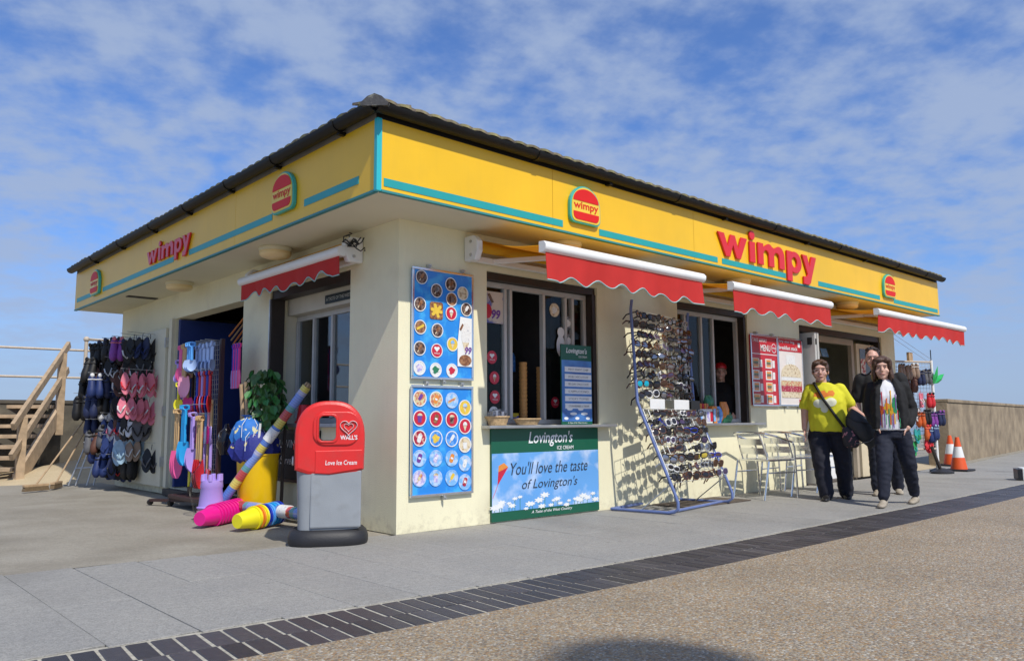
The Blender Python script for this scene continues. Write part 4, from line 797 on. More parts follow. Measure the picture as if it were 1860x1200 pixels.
# hood with a through opening: outer shell, side to side
prof = [(.250, .52), (.255, .56), (.256, .85)]
H0, H1 = .525, 1.055; hs_ = []
hood = MB(); outl = []
def hood_outline(q=0.0):
    pts = [(-.253+q, H0+.03)]+[(-.257*math.copysign(abs(math.cos(t_))**.80, math.cos(t_)), .77+.295*abs(math.sin(t_))**.80) for t_ in [math.pi*i/28 for i in range(29)]]+[(.252-q, H0+.03), (.20, H0), (.0, H0-.02), (-.16, H0-.005)]
    return pts
hole = rrect(-.085, .045, .765, .955, .035, 4)
face_b = (bu, bv, bnn)
outline('hood', m_binred, BN, [hood_outline(), hole], BO, face_b, .41, -.205, bevel=.028)
m_hole = mat('bin_inner', (.10, .012, .012), .6)
outline('hood_panel', m_binred, BN, [rrect(-.125, .215, .735, .985, .09, 6), rrect(-.092, .052, .758, .962, .038, 5)], BO, face_b, .02, .198, bevel=.008)
outline('opening_rim', m_binred, BN, [rrect(-.098, .058, .752, .968, .04, 5), rrect(-.082, .042, .768, .952, .034, 5)], BO, face_b, .014, .211, bevel=.005)
outline('lower_panel', m_binred, BN, [[(-.105, .695), (.24, .70), (.24, .56), (0, .525), (-.105, .53)]], BO, face_b, .012, .199, bevel=.005)
hp = BO+bu*.135+bv*.865
for k_, (sc_, wd) in enumerate(((1.0, .016), (.55, .012))):
    pts = [(sc_*.062*math.sin(t_)**3, sc_*.0038*(13*math.cos(t_)-5*math.cos(2*t_)-2*math.cos(3*t_)-math.cos(4*t_))+.003) for t_ in [math.pi*(.10+1.8*i/40) for i in range(41)]]
    MB().tube([hp+bu*x+bv*z+bnn*.224 for x, z in pts], wd*.55, 6, flat=.3).build('heart_logo', m_pale, BN, smooth=True)
text(BN, "WALL'S", m_pale, BO+bu*.075+bv*.775, face_b, .125, .034, lift=.220, offset=.02)
text(BN, 'Love Ice Cream', m_pale, BO+bu*-.03+bv*.59, face_b, .23, .034, lift=.2125, shear=.1, offset=.006)
ls = BO+bu*-.262+bv*.62; fl = (-bnn, bv, -bu)
outline('ash_slot', m_steel, BN, [rrect(-.045, .045, -.035, .035, .02)], ls+bnn*.09, fl, .014, -.002, bevel=.004); outline('ash_slot_hole', m_black, BN, [rrect(-.03, .03, -.015, .022, .012)], ls+bnn*.09, fl, .003, .013)
outline('notice_plate', m_binred, BN, [rrect(-.04, .04, .085, .13, .006)], ls+bnn*.09, fl, .004, .001)
# ================================================================ beach goods by the side wall
def pm(name, c, rough=.3, **k_): return mat(name, c, rough, var=.05, **k_)
P_pink = pm('plastic_pink', (.80, .10, .30)); P_mag = pm('plastic_magenta', (.72, .012, .25)); P_yel = pm('plastic_yellow', (.80, .72, .02)); P_lil = pm('plastic_lilac', (.42, .30, .74)); P_lb = pm('plastic_sky_blue', (.10, .36, .80)); P_bl = pm('plastic_blue', (.015, .04, .42)); P_red = pm('plastic_red', (.62, .02, .03)); P_cy = pm('plastic_cyan', (.02, .34, .72)); P_pale = pm('plastic_pale_blue', (.42, .56, .85)); P_pp = pm('plastic_pale_pink', (.85, .34, .48)); P_tub = pm('tub_yellow', (.80, .50, .005)); P_org = pm('plastic_orange', (.8, .25, .03))
ORD = ('first', 'second', 'third', 'fourth', 'fifth', 'sixth', 'seventh', 'eighth', 'ninth', 'tenth')
def bucket(o, ax, m_, lab, L=.2, r0=.066, r1=.088, grp='toy buckets heaped on the concrete', castle=False):
    o, ax = V(o), V(ax).normalized(); t = thing('toy_bucket', lab, 'bucket', o, grp)
    pr_ = [(.001, 0), (r0*.94, 0), (r0, .008), (r1, L), (r1+.010, L), (r1+.010, L-.018), (r1+.002, L-.018)]
    b = MB().lathe([(.001, 0), (r0*.94, 0), (r0, .008), (r1*.985, L-.02), (r1+.011, L-.02), (r1+.012, L), (r1-.002, L), (r0-.004, .014), (.001, .014)], o, ax, 28, caps=False); b.build('bucket_body', m_, t, smooth=True)
    return t
def stack(o, ax, cols, labs, st=.03, r0=.062, r1=.09, L=.2):
    for i, (m_, lab) in enumerate(zip(cols, labs)): bucket(V(o)+V(ax).normalized()*st*i, ax, m_, lab, L, r0, r1)
# yellow and blue stack lying on its side
a1 = V((.52, .40, .045)).normalized()
stack((-.835, 1.13, .082), (.82, .33, .045), [P_yel, P_org, P_yel, P_bl, P_lb, P_cy, P_lb, P_bl], ['bright yellow toy bucket at the end of the lying stack', 'orange toy bucket behind the yellow one in the lying stack', 'second yellow toy bucket inside the lying stack', 'thin blue toy bucket between yellow and sky blue ones', 'sky blue toy bucket next to the blue one in the lying stack', 'cyan toy bucket in the middle of the lying stack', 'sky blue toy bucket near the mouth of the lying stack', 'dark blue toy bucket at the mouth of the lying stack'], st=.042)
stack((-.99, 1.55, .08), (.62, .40, .035), [P_mag]*9, [ORD[i]+' magenta toy bucket of the long pink stack, counted from its closed end' for i in range(9)], st=.045)
# lilac castle stack standing
LS = V((-.74, 1.93, 0))
for i, (m_, lab) in enumerate(((P_lb, 'sky blue upside down toy bucket at the foot of the castle stack'), (P_pale, 'pale blue upside down toy bucket in the castle stack'), (P_red, 'red upside down toy bucket in the castle stack'), (P_pp, 'pink upside down toy bucket in the castle stack'))): bucket(LS+V((0, 0, .2+i*.03)), (0, 0, -1), m_, lab, .2, .072, .112)
def castle(o, s_, m_, lab):
    t = thing('castle_bucket', lab, 'bucket', o, 'castle shaped buckets'); o = V(o)
    MB().lathe([(.10*s_, 0), (.105*s_, .012), (.092*s_, .02), (.078*s_, .15*s_), (.084*s_, .16*s_), (.078*s_, .21*s_), (.001, .21*s_)], o, seg=24).build('bucket_body', m_, t, smooth=True)
    for k_ in range(6):
        c_ = o+V((.066*s_*math.cos(k_*1.047), .066*s_*math.sin(k_*1.047), .205*s_)); MB().lathe([(.02*s_, 0), (.018*s_, .05*s_)], c_, seg=8).build('turret', m_, t)
castle(LS+V((0, 0, .125)), 1.22, P_lil, 'lilac castle bucket on top of the standing bucket stack'); castle((-.18, 1.0, .20), .8, P_lil, 'lilac castle bucket by the wall behind the litter bin'); bucket((-.18, 1.0, .2), (0, 0, -1), P_bl, 'blue bucket under the lilac castle behind the litter bin', .2, .07, .085)
# rolled striped windbreaks
def stripes(name):
    m, n, l, b_, P = nodes_mat(name)
    s_ = n('ShaderNodeSeparateXYZ'); l(P, s_.inputs[0]); mm_ = n('ShaderNodeMath'); mm_.operation = 'MULTIPLY'; l(s_.outputs[2], mm_.inputs[0]); mm_.inputs[1].default_value = 1.45
    fr = n('ShaderNodeMath'); fr.operation = 'FRACT'; l(mm_.outputs[0], fr.inputs[0]); r = n('ShaderNodeValToRGB'); r.color_ramp.interpolation = 'CONSTANT'; e = r.color_ramp.elements
    for i, (p_, c) in enumerate(((0, (.10, .22, .60)), (.20, (.66, .55, .12)), (.33, (.50, .07, .07)), (.47, (.12, .32, .34)), (.55, (.20, .30, .68)), (.74, (.42, .44, .62)), (.80, (.66, .55, .12)), (.90, (.10, .20, .55)))):
        q = e[i] if i < 2 else e.new(p_); q.position = p_; q.color = (*c, 1)
    l(fr.outputs[0], r.inputs[0])
    w_ = n('ShaderNodeTexWave'); w_.bands_direction = 'Z'; l(P, w_.inputs['Vector']); w_.inputs['Scale'].default_value = 14; w_.inputs['Distortion'].default_value = 1
    mr = n('ShaderNodeMapRange'); l(w_.outputs[1], mr.inputs[0]); mr.inputs[3].default_value = .85; mr.inputs[4].default_value = 1.1; hs = n('ShaderNodeHueSaturation'); l(r.outputs[0], hs.inputs['Color']); l(mr.outputs[0], hs.inputs['Value']); l(hs.outputs[0], b_.inputs['Base Color'])
    b_.inputs['Roughness'].default_value = .25; b_.inputs['Coat Weight'].default_value = .5; return m
m_wb = stripes('striped_windbreak')
def windbreak(a_, b_, r_, lab):
    a_, b_ = V(a_), V(b_); d_ = b_-a_; L = d_.length; t = thing('rolled_windbreak', lab, 'windbreak', a_, 'rolled striped windbreaks')
    rot = d_.to_track_quat('Z', 'Y'); b = MB(); n_ = 14
    b.loft([[V(((r_*(1+.05*math.sin(3*j+i)))*math.cos(2*math.pi*j/18), r_*math.sin(2*math.pi*j/18)*.92, L*i/n_)) for j in range(18)] for i in range(n_+1)])
    o = b.build('rolled_cloth', m_wb, None, smooth=True, ang=60); o.parent = t; o.rotation_mode = 'QUATERNION'; o.rotation_quaternion = rot; del WL[o.name]
    p_ = MB()
    for k_ in range(4): an = k_*1.57+.4; p_ = MB().tube([V((.45*r_*math.cos(an), .45*r_*math.sin(an), L-.01)), V((.45*r_*math.cos(an), .45*r_*math.sin(an), L+.035))], .011, 8); q = p_.build('pole_end', m_wood, None); q.parent = t; q.rotation_mode = 'QUATERNION'; q.rotation_quaternion = rot
    lb = MB().tube([V((0, 0, L*.52)), V((0, 0, L*.52+.13))], r_*1.06, 18); q = lb.build('paper_label', PRINTS['wht'], None, smooth=True); q.parent = t; q.rotation_mode = 'QUATERNION'; q.rotation_quaternion = rot
    return t
windbreak((-.62, 1.92, .20), (-.11, 1.34, 1.24), .047, 'long rolled windbreak leaning up from the buckets to the side window')
windbreak((-.56, 2.0, .14), (-.28, .42, .12), .056, 'rolled windbreak lying on the concrete in front of the yellow tub')
windbreak((-.22, 1.95, .07), (-.14, .60, .07), .056, 'rolled windbreak lying along the foot of the side wall')
# yellow tub with nets, bags and poles
TB = V((-.33, 1.86, 0))
t = thing('storage_tub', 'round yellow plastic tub holding beach goods', 'tub', TB)
MB().lathe([(.001, .01), (.165, .01), (.17, .02), (.195, .60), (.205, .60), (.205, .615), (.188, .615), (.16, .03), (.001, .03)], TB, seg=32, caps=False).build('tub_body', P_tub, t, smooth=True)
m_clear = glass('clear_bag', (.85, .86, .88), .06)
for i, (dx, dy, tx, ty, h) in enumerate(((.02, .10, -.10, .10, 1.35), (-.03, .12, -.12, .16, 1.33), (.0, .08, -.02, .06, 1.30), (.05, .06, .0, .05, 1.32), (.1, .0, .06, -.02, 1.0), (.1, -.08, .12, -.12, .98), (-.1, -.1, -.06, -.16, .95))):
    tag(MB().tube([TB+V((dx, dy, .05)), TB+V((tx, ty, h-.05))], .021 if i < 4 else .012, 10).build('windbreak_pole', m_wood if i < 4 else PRINTS['wht'], smooth=True), 'round wooden pole standing in the yellow tub' if i < 4 else 'thin white pole standing in the yellow tub', 'pole', 'poles in the yellow tub')
m_bagb = mat('printed_blue_bag', (.02, .15, .50), .7, var=.2, bump=.6, bs=25, c2=(.65, .60, .30), c2t=(.58, .62), c2s=16); m_bagd = mat('printed_navy_bag', (.015, .025, .22), .7, var=.2, bump=.6, bs=25, c2=(.62, .52, .18), c2t=(.60, .63), c2s=15)
def sack(o, w_, d_, h, m_, lab, seed):
    rr = random.Random(seed); o = V(o); rg = []
    for i, (z, k_) in enumerate(((0, .55), (.12, .9), (.35, 1.0), (.6, .95), (.8, .72), (.9, .35), (.94, .28), (1.0, .5))): rg.append([o+V((w_*k_*math.cos(2*math.pi*j/20)*(1+.15*math.sin(j*2.7+i*1.3)+.06*math.sin(j*5.1)), d_*k_*math.sin(2*math.pi*j/20)*(1+.16*math.sin(j*1.9+i)), h*z)) for j in range(20)])
    o_ = tag(MB().loft(rg).build('drawstring_bag', m_, smooth=True), lab, 'bag', 'drawstring bags in the tub'); 
    MB().tube([o+V((-w_*.3, -d_*.3, h*.93)), o+V((-w_*.75, -d_*.8, h*.7)), o+V((-w_*.8, -d_*.9, h*.35))], .0028, 5).build('cord', m_pale, o_); MB().tube([o+V((w_*.1, -d_*.35, h*.93)), o+V((w_*.1, -d_*1.05, h*.7)), o+V((-.2*w_, -d_*1.08, h*.3))], .0028, 5).build('cord', m_pale, o_)
sack(TB+V((-.03, -.03, .52)), .23, .17, .36, m_bagd, 'navy patterned drawstring bag sitting in the yellow tub', 1); sack(TB+V((-.10, -.02, .66)), .16, .12, .32, m_bagb, 'bright blue patterned drawstring bag on top of the yellow tub', 2)
# artificial plant behind the tub
PL = thing('leafy_plant', 'bushy dark green artificial plant behind the yellow tub', 'plant', (-.15, 1.72, .0)); rr = random.Random(11)
MB().tube([(-.15, 1.72, .05), (-.14, 1.72, .6), (-.13, 1.70, 1.05)], .018, 6).build('stem', m_brown, PL)
m_leaf = mat('plant_leaf', (.045, .15, .03), .4, var=.2, rv=.35, rh=.03)
lm = MB(); lm.add([(0, 0, 0), (.025, .02, .006), (.03, .05, .004), (0, .085, -.01), (-.03, .05, .004), (-.025, .02, .006), (0, .04, -.006)], [(0, 1, 6), (1, 2, 6), (2, 3, 6), (3, 4, 6), (4, 5, 6), (5, 0, 6)]); leaf_me = lm.mesh('leaf', m_leaf)
for i in range(250):
    z = rr.uniform(.88, 1.43); k_ = math.sin(math.pi*min(max((z-.76)/.74, .05), 1)**1.1)**.6; an = rr.uniform(0, 6.28); q = rr.uniform(.72, 1.0)*k_
    p_ = V((-.24+.16*q*math.cos(an)-.10*(z-.9), 1.80+.23*q*math.sin(an)+.16*(z-.9), z)); o = bpy.data.objects.new('leaf', leaf_me); COL.objects.link(o); o.parent = PL; o.location = p_-wloc(PL)
    o.rotation_euler = (rr.uniform(-1.9, -.6), rr.uniform(-.5, .5), an-1.57+rr.uniform(-.6, .6)); s_ = rr.uniform(.9, 1.35); o.scale = (s_, s_, s_)
# ---------------- wire spinner rack with spades
RK = thing('spade_rack', 'wire mesh rack on a castor base loaded with plastic spades', 'display rack', (-.22, 3.15, 0)); RC = V((-.30, 3.15, 0))
m_rackb = mat('rack_brown', (.05, .022, .02), .5)
MB().box(-.33, -.29, 2.83, 2.87, .10, 1.80).build('post', m_rackb, RK); MB().box(-.33, -.29, 3.60, 3.64, .10, 1.80).build('post', m_rackb, RK)
b = MB()
for i in range(15): b.box(-.313, -.307, 2.87+i*.051, 2.874+i*.051, .30, 1.78)
for j in range(28): b.box(-.3065, -.3005, 2.87, 3.60, .31+j*.053, .315+j*.053)
struct(b.build('wire_mesh', m_steel, RK), 'stuff')
MB().box(-.52, -.08, 2.80, 3.70, .085, .13).build('base_plate', m_rackb, RK, bevel=.01)
for x, y in ((-.50, 2.84), (-.50, 3.66), (-.10, 2.84), (-.10, 3.66)): MB().lathe([(.035, -.015), (.035, .015)], (x, y, .036), (0, 1, 0), 12).box(x-.008, x+.008, y-.012, y+.012, .05, .086).build('castor', m_black, RK)
MB().bar((-.62, 3.95, .055), (-.3, 3.2, .075), .04, .03).build('foot_bar', m_rackb, RK); MB().lathe([(.032, -.015), (.032, .015)], (-.62, 3.95, .033), (0, 1, 0), 12).build('castor', m_black, RK)
def spade_mesh(kind, m_h, m_b, L):
    h = MB(); b = MB()
    # handle from z=0 (hook) down; grip
    h.tube([(-.028, 0, -.035), (-.028, 0, -.005), (0, 0, .0), (.028, 0, -.005), (.028, 0, -.035), (0, 0, -.05)], .009, 6, closed=True)
    rr_ = .011 if kind == 'wood' else .013
    h.tube([(0, 0, -.05), (0, 0, -L*.62)], rr_, 8)
    zb = -L*.60; bl = L*.40; rg = []
    for i in range(7):
        q = i/6; wv = .034+.018*math.sin(math.pi*min(q*1.1, 1)); wv = wv*(1 if q < .75 else math.sqrt(max(.08, 1-((q-.75)/.26)**2)))
        rg.append([V((wv*s_, .012*(1-abs(s_))+.004, zb-bl*q)) for s_ in (-1, -.6, 0, .6, 1)]+[V((wv*s_, .012*(1-abs(s_))-.001, zb-bl*q)) for s_ in (1, .6, 0, -.6, -1)])
    b.loft(rg); return h.mesh('handle', m_h, smooth=True), b.mesh('blade', m_b, smooth=True, ang=60)
SPM = {}
def spade(loc, rz_, kind, mh, mb2, L, lab, tilt=0.0):
    key = (kind, mh.name, mb2.name, L)
    if key not in SPM: SPM[key] = spade_mesh(kind, mh, mb2, L)
    t = thing('toy_spade', lab, 'spade', loc, 'toy spades on the wire rack'); t.rotation_euler = (tilt, 0, rz_)
    for nm, me in zip(('handle', 'blade'), SPM[key]): o = bpy.data.objects.new(nm, me); COL.objects.link(o); o.parent = t; o.scale = (1.25, 1.25, 1.05)
m_wh = mat('spade_wood', (.55, .36, .17), .6, var=.12)
for i in range(9): spade((-.40+.012*(i % 2), 2.88+i*.055, 1.77-.01*(i % 3)), R(42), 'p', P_pale, P_pale, .30, ORD[i]+' pale blue plastic spade along the rack top, counted from the tub')
for i in range(3): spade((-.50, 3.20+i*.05, 1.78), R(-55), 'p', P_lb, P_pale, .30, ORD[i]+' sky blue spade at the front of the rack top, counted from the tub')
for i in range(3): spade((-.46, 3.48+i*.035, 1.78), R(-60), 'wood', m_wh, P_pp, .56, ORD[i]+' wooden handled pale pink spade on the rack top, counted from the tub')
for i in range(2): spade((-.44, 3.66+i*.04, 1.78), R(-60), 'p', P_pink, P_pink, .40, ORD[i]+' bright pink plastic spade on the rack top, counted from the tub')
spade((-.44, 3.76, 1.62), R(-60), 'p', P_lil, P_lil, .25, 'small lilac spade on the far end of the rack')
spade((-.46, 3.66, 1.36), R(-60), 'p', P_yel, P_yel, .30, 'yellow green plastic spade hanging below the pink ones')
for i, (m_, nm) in enumerate(((P_red, 'red'), (P_bl, 'dark blue'), (P_red, 'red'), (P_lil, 'lilac'), (P_red, 'red'), (P_bl, 'dark blue'))): spade((-.40, 2.92+i*.07, 1.46), R(45), 'p', m_, m_, .42, '%s plastic spade, %s along the second row of the rack from the tub' % (nm, ORD[i]))
for i in range(3): spade((-.48, 3.36+i*.04, 1.10), R(-50), 'p', P_cy, P_cy, .62, ORD[i]+' long bright blue spade low on the rack, counted from the tub')
for i in range(3): spade((-.48, 3.55+i*.05, 1.06), R(-60), 'wood', m_wh, P_pink, .72, ORD[i]+' long wooden handled pink spade low on the rack, counted from the tub')
for i in range(3): spade((-.45, 2.98+i*.05, .98), R(30), 'wood', m_wh, P_red, .72, ORD[i]+' long wooden handled red spade low on the rack, counted from the tub')
for i in range(2): spade((-.46, 3.18+i*.04, 1.02), R(-20), 'p', P_lil, P_lil, .60, ORD[i]+' long lilac spade low on the rack, counted from the tub')
for i in range(6): spade((-.22, 2.62+i*.03, 1.74), R(85), 'p', P_bl if i % 2 else P_mag, P_lil if i % 2 else P_pink, .45, '%s handled spade, %s of those hanging behind the rack post' % ('dark blue' if i % 2 else 'magenta', ORD[i]))
for i in range(8): spade((-.37, 2.92+i*.075, 1.15), R(70+7*(i % 3)), 'p' if i % 3 else 'wood', (P_lil, P_pp, P_lb, P_red)[i % 4] if i % 3 else m_wh, (P_lil, P_mag, P_pale, P_red)[i % 4], .44, 'short spade, %s along the third row of the rack from the tub' % ORD[i])
for i in range(7): spade((-.39, 3.56+i*.04, 1.46), R(-50+9*(i % 3)), 'p' if i % 2 else 'wood', (P_pink, P_pp, P_lil)[i % 3] if i % 2 else m_wh, (P_mag, P_pp, P_lb)[i % 3], .42, 'mixed spade, %s of the cluster on the far half of the second row' % ORD[i])
for i in range(8): spade((-.36, 2.94+i*.08, .74), R(60+12*(i % 3)), 'wood' if i % 2 else 'p', m_wh if i % 2 else P_lil, (P_red, P_pink, P_lb, P_yel)[i % 4], .50, 'low spade, %s along the lowest row of the rack from the tub' % ORD[i])
for i in range(6): MB().tube([(-.305, 2.90+i*.13, 1.785), (-.48, 2.90+i*.13, 1.79)], .004, 5).build('hook', m_steel, RK)
for j in (1.47, 1.10, 1.0):
    for i in range(4): MB().tube([(-.305, 2.95+i*.2, j), (-.49, 2.95+i*.2, j+.01)], .004, 5).build('hook', m_steel, RK)
# clear bag of shells hanging and bag on ground
def crumple(o, w_, d_, h, m_, lab, name, cat, seed):
    rr = random.Random(seed); o = V(o); rg = []
    for i in range(8):
        z = i/7; k_ = .75+.4*math.sin(math.pi*z)-.55*(z > .8); rg.append([o+V((w_*k_*math.cos(2*math.pi*j/16)*(1+rr.uniform(-.2, .2)), d_*k_*math.sin(2*math.pi*j/16)*(1+rr.uniform(-.2, .2)), h*z)) for j in range(16)])
    return tag(MB().loft(rg).build(name, m_, smooth=True), lab, cat)
crumple((-.60, 2.5, .02), .10, .10, .55, glass('thin_plastic', (.93, .92, .92), .03), 'crumpled clear plastic bag standing by the rack', 'plastic_bag', 'bag', 3)
crumple((-.52, 2.16, .60), .075, .05, .30, glass('wrap_tint', (.86, .72, .60), .05), 'tan clear wrapper hanging beside the tub', 'plastic_wrapper', 'wrapper', 6)
# toy red bucket on the side sill
bucket((.02, 1.62, 1.075), (0, 0, -1), P_red, 'red bucket upside down on the side window sill', .175, .055, .08, 'buckets on the side window sill')
# poles with nets inside doorway
for i in range(5): tag(MB().tube([(.15+.06*i, 3.2+.05*i, 2.2), (.45+.07*i, 4.5+.1*i, 2.02-.04*i)], .012, 6).build('fishing_rod', m_wood if i % 2 else PRINTS['org'], smooth=True), 'long cane slung under the lintel inside the side doorway', 'cane', 'canes inside the side doorway')
# ================================================================ shoes hanging on the open side door
m_hook = m_steel
def sole_pts(L, W, n_=16):
    pts = []
    for j in range(n_):
        t_ = 2*math.pi*j/n_; c_, s_ = math.cos(t_), math.sin(t_); wv = W*(1+.16*c_-.10*math.cos(2*t_)); pts.append((wv*s_, L*c_))
    return pts
def flip_meshes(m_s, m_t):
    s_ = MB(); t_ = MB()
    for k_, dx, a in ((0, -.012, -.10), (1, .018, .12)):
        M = Matrix.Translation((dx*2.2, dx, -.13)) @ Matrix.Rotation(a, 4, 'Y') @ Matrix.Rotation(.12*(1 if k_ else -1), 4, 'X')
        q = MB().prism(sole_pts(.115, .040), (0, 0, 0), V((1, 0, 0)), V((0, 0, -1)), V((0, -1, 0)), -.008, .008); q.xf(M); s_.add(q.v, q.f)
        q = MB().tube([(-.036, -.008, .015), (-.024, -.035, -.03), (0, -.012, -.065), (.024, -.035, -.03), (.036, -.008, .015)], .0075, 6); q.xf(M); t_.add(q.v, q.f)
    s_.tube([(0, 0, .02), (0, 0, -.03)], .003, 5)
    return s_.mesh('sole', m_s, smooth=True), t_.mesh('strap', m_t, smooth=True)
def clog_meshes(m_s, m_t):
    s_ = MB(); t_ = MB()
    for k_, dx in ((0, -.034), (1, .034)):
        rg = []
        for z, w_, d_ in ((.0, .020, .02), (-.03, .034, .035), (-.09, .034, .038), (-.15, .042, .05), (-.20, .040, .042), (-.232, .018, .02)):
            rg.append([V((dx+w_*math.cos(2*math.pi*j/12), -.02+d_*math.sin(2*math.pi*j/12)*(.6 if math.sin(2*math.pi*j/12) > 0 else 1), z)) for j in range(12)])
        s_.loft(rg); t_.tube([(dx-.034, -.035, -.05), (dx, -.062, -.055), (dx+.034, -.035, -.05)], .007, 6)
        t_.ell((dx, -.052, -.01), .02, .012, .022, 8, 5)
    return s_.mesh('shoe', m_s, smooth=True, ang=60), t_.mesh('strap', m_t, smooth=True)
def rub(n_, c): return mat('rubber_'+n_, c, .6, var=.12, vs=30)
RB = {'black': rub('black', (.006, .006, .007)), 'navy': rub('navy', (.012, .02, .07)), 'blue': rub('blue', (.012, .028, .12)), 'purple': rub('purple', (.22, .05, .30)), 'pink': rub('pink', (.62, .16, .22)), 'white': rub('white', (.62, .62, .62)), 'brown': rub('brown', (.10, .035, .02)), 'pale blue': rub('pale', (.30, .44, .56)), 'red': rub('red', (.60, .02, .03)), 'grey': rub('grey', (.12, .12, .13)), 'orange': rub('orange', (.55, .10, .015)), 'green': rub('green', (.02, .28, .06)), 'teal': rub('teal', (.02, .28, .28)), 'tan': rub('tan', (.28, .20, .15))}
SHM = {}
def shoes(loc, rz_, kind, c1, c2, lab, grp, tilt=0.0, sc_=1.0):
    key = (kind, c1, c2)
    if key not in SHM: SHM[key] = (flip_meshes if kind == 'flip' else clog_meshes)(RB[c1], RB[c2])
    t = thing('pair_of_flip_flops' if kind == 'flip' else 'pair_of_beach_shoes', lab, 'shoes', loc, grp); t.rotation_euler = (tilt, 0, rz_); t.scale = (sc_,)*3
    for nm, me in zip(('sole' if kind == 'flip' else 'shoe', 'strap'), SHM[key]): o = bpy.data.objects.new(nm, me); COL.objects.link(o); o.parent = t
rr = random.Random(21); GD = 'beach shoes hung on the open side door'
RN = {2.08: 'top', 1.80: 'second', 1.58: 'third', 1.30: 'fourth', 1.26: 'fourth', 1.02: 'fifth', .72: 'sixth', .45: 'bottom', .62: 'lone lower'}
def door_row(z, items):    # items: (y, depth count, kind, colours)
    for (y, x0, n_, kind, cols) in items:
        for i in range(n_):
            c1, c2 = cols[i % len(cols)]; hang = 'on the %s hook row of' % RN[z]
            lab = '%s %s, %s straps %s the side door' % (c1, 'flip flops' if kind == 'flip' else 'beach shoes', c2, hang)
            shoes((x0-i*.10, y+rr.uniform(-.06, .06)-i*.012, z+rr.uniform(-.03, .03)), R(-38)+rr.uniform(-.5, .5), kind, c1, c2, lab, GD, rr.uniform(-.25, .25), rr.uniform(1.25, 1.55))
        MB().tube([(-.076, y, z+.03), (x0-n_*.10, y, z+.045)], .004, 5).build('hook', m_steel, OD)
BK = [('black', 'black'), ('black', 'black'), ('black', 'navy')]
door_row(2.08, [(7.05, -.16, 4, 'clog', BK), (6.75, -.16, 3, 'clog', BK), (6.4, -.13, 3, 'clog', [('purple', 'pink'), ('black', 'purple')]), (6.0, -.13, 3, 'flip', [('black', 'white'), ('black', 'black')]), (5.72, -.13, 3, 'flip', [('black', 'black'), ('navy', 'blue')])])
door_row(1.80, [(7.0, -.20, 4, 'clog', [('navy', 'blue'), ('black', 'black')]), (6.6, -.15, 3, 'flip', [('black', 'white'), ('brown', 'white')]), (6.2, -.12, 2, 'flip', [('brown', 'brown'), ('black', 'grey')]), (5.95, -.12, 2, 'flip', [('black', 'white')]), (5.72, -.12, 2, 'flip', [('black', 'grey')])])
door_row(1.58, [(7.1, -.24, 4, 'clog', BK), (6.75, -.22, 4, 'clog', [('navy', 'black'), ('blue', 'white')]), (6.3, -.13, 3, 'flip', [('brown', 'black'), ('black', 'white')]), (5.60, -.12, 4, 'flip', [('pink', 'white'), ('pink', 'red')])])
door_row(1.30, [(7.1, -.30, 4, 'clog', BK), (6.8, -.20, 4, 'clog', [('black', 'black'), ('navy', 'blue')]), (6.35, -.13, 3, 'flip', [('black', 'black'), ('brown', 'white')]), (6.05, -.12, 2, 'flip', [('black', 'white')])])
door_row(1.26, [(5.64, -.12, 4, 'flip', [('pink', 'pink'), ('pink', 'white')])])
door_row(1.02, [(7.0, -.26, 3, 'clog', [('navy', 'white'), ('black', 'black')]), (6.65, -.16, 3, 'flip', [('blue', 'navy'), ('white', 'pink')]), (6.25, -.13, 2, 'flip', [('black', 'red'), ('grey', 'red')]), (5.95, -.12, 3, 'flip', [('black', 'white'), ('white', 'black')]), (5.72, -.12, 2, 'flip', [('grey', 'black')])])
door_row(.72, [(6.95, -.20, 3, 'clog', [('blue', 'navy'), ('black', 'white')]), (6.55, -.15, 3, 'flip', [('blue', 'blue'), ('black', 'white')]), (6.2, -.12, 3, 'flip', [('pale blue', 'white'), ('white', 'pale blue')]), (5.98, -.12, 3, 'flip', [('pale blue', 'pale blue'), ('tan', 'white')])])
door_row(.45, [(6.75, -.16, 3, 'clog', [('blue', 'black'), ('black', 'black')]), (6.4, -.13, 3, 'flip', [('navy', 'black'), ('black', 'red')]), (6.15, -.12, 2, 'clog', BK)])
for i in range(44):
    y, z = rr.uniform(6.15, 7.2), rr.uniform(.5, 2.12); kd = rr.choice(['clog', 'clog', 'flip']); c1, c2 = rr.choice([('black', 'black'), ('black', 'navy'), ('navy', 'black'), ('black', 'white'), ('grey', 'black'), ('brown', 'black'), ('white', 'red')])
    shoes((-.14-rr.uniform(0, .32)*(y-5.9), y, z), R(-38)+rr.uniform(-.7, .7), kd, c1, c2, '%s %s, %s straps, tucked between the hook rows of the side door' % (c1, 'flip flops' if kd == 'flip' else 'beach shoes', c2), GD, rr.uniform(-.3, .3), rr.uniform(1.2, 1.5))
door_row(.62, [(5.52, -.11, 1, 'flip', [('black', 'grey')])])
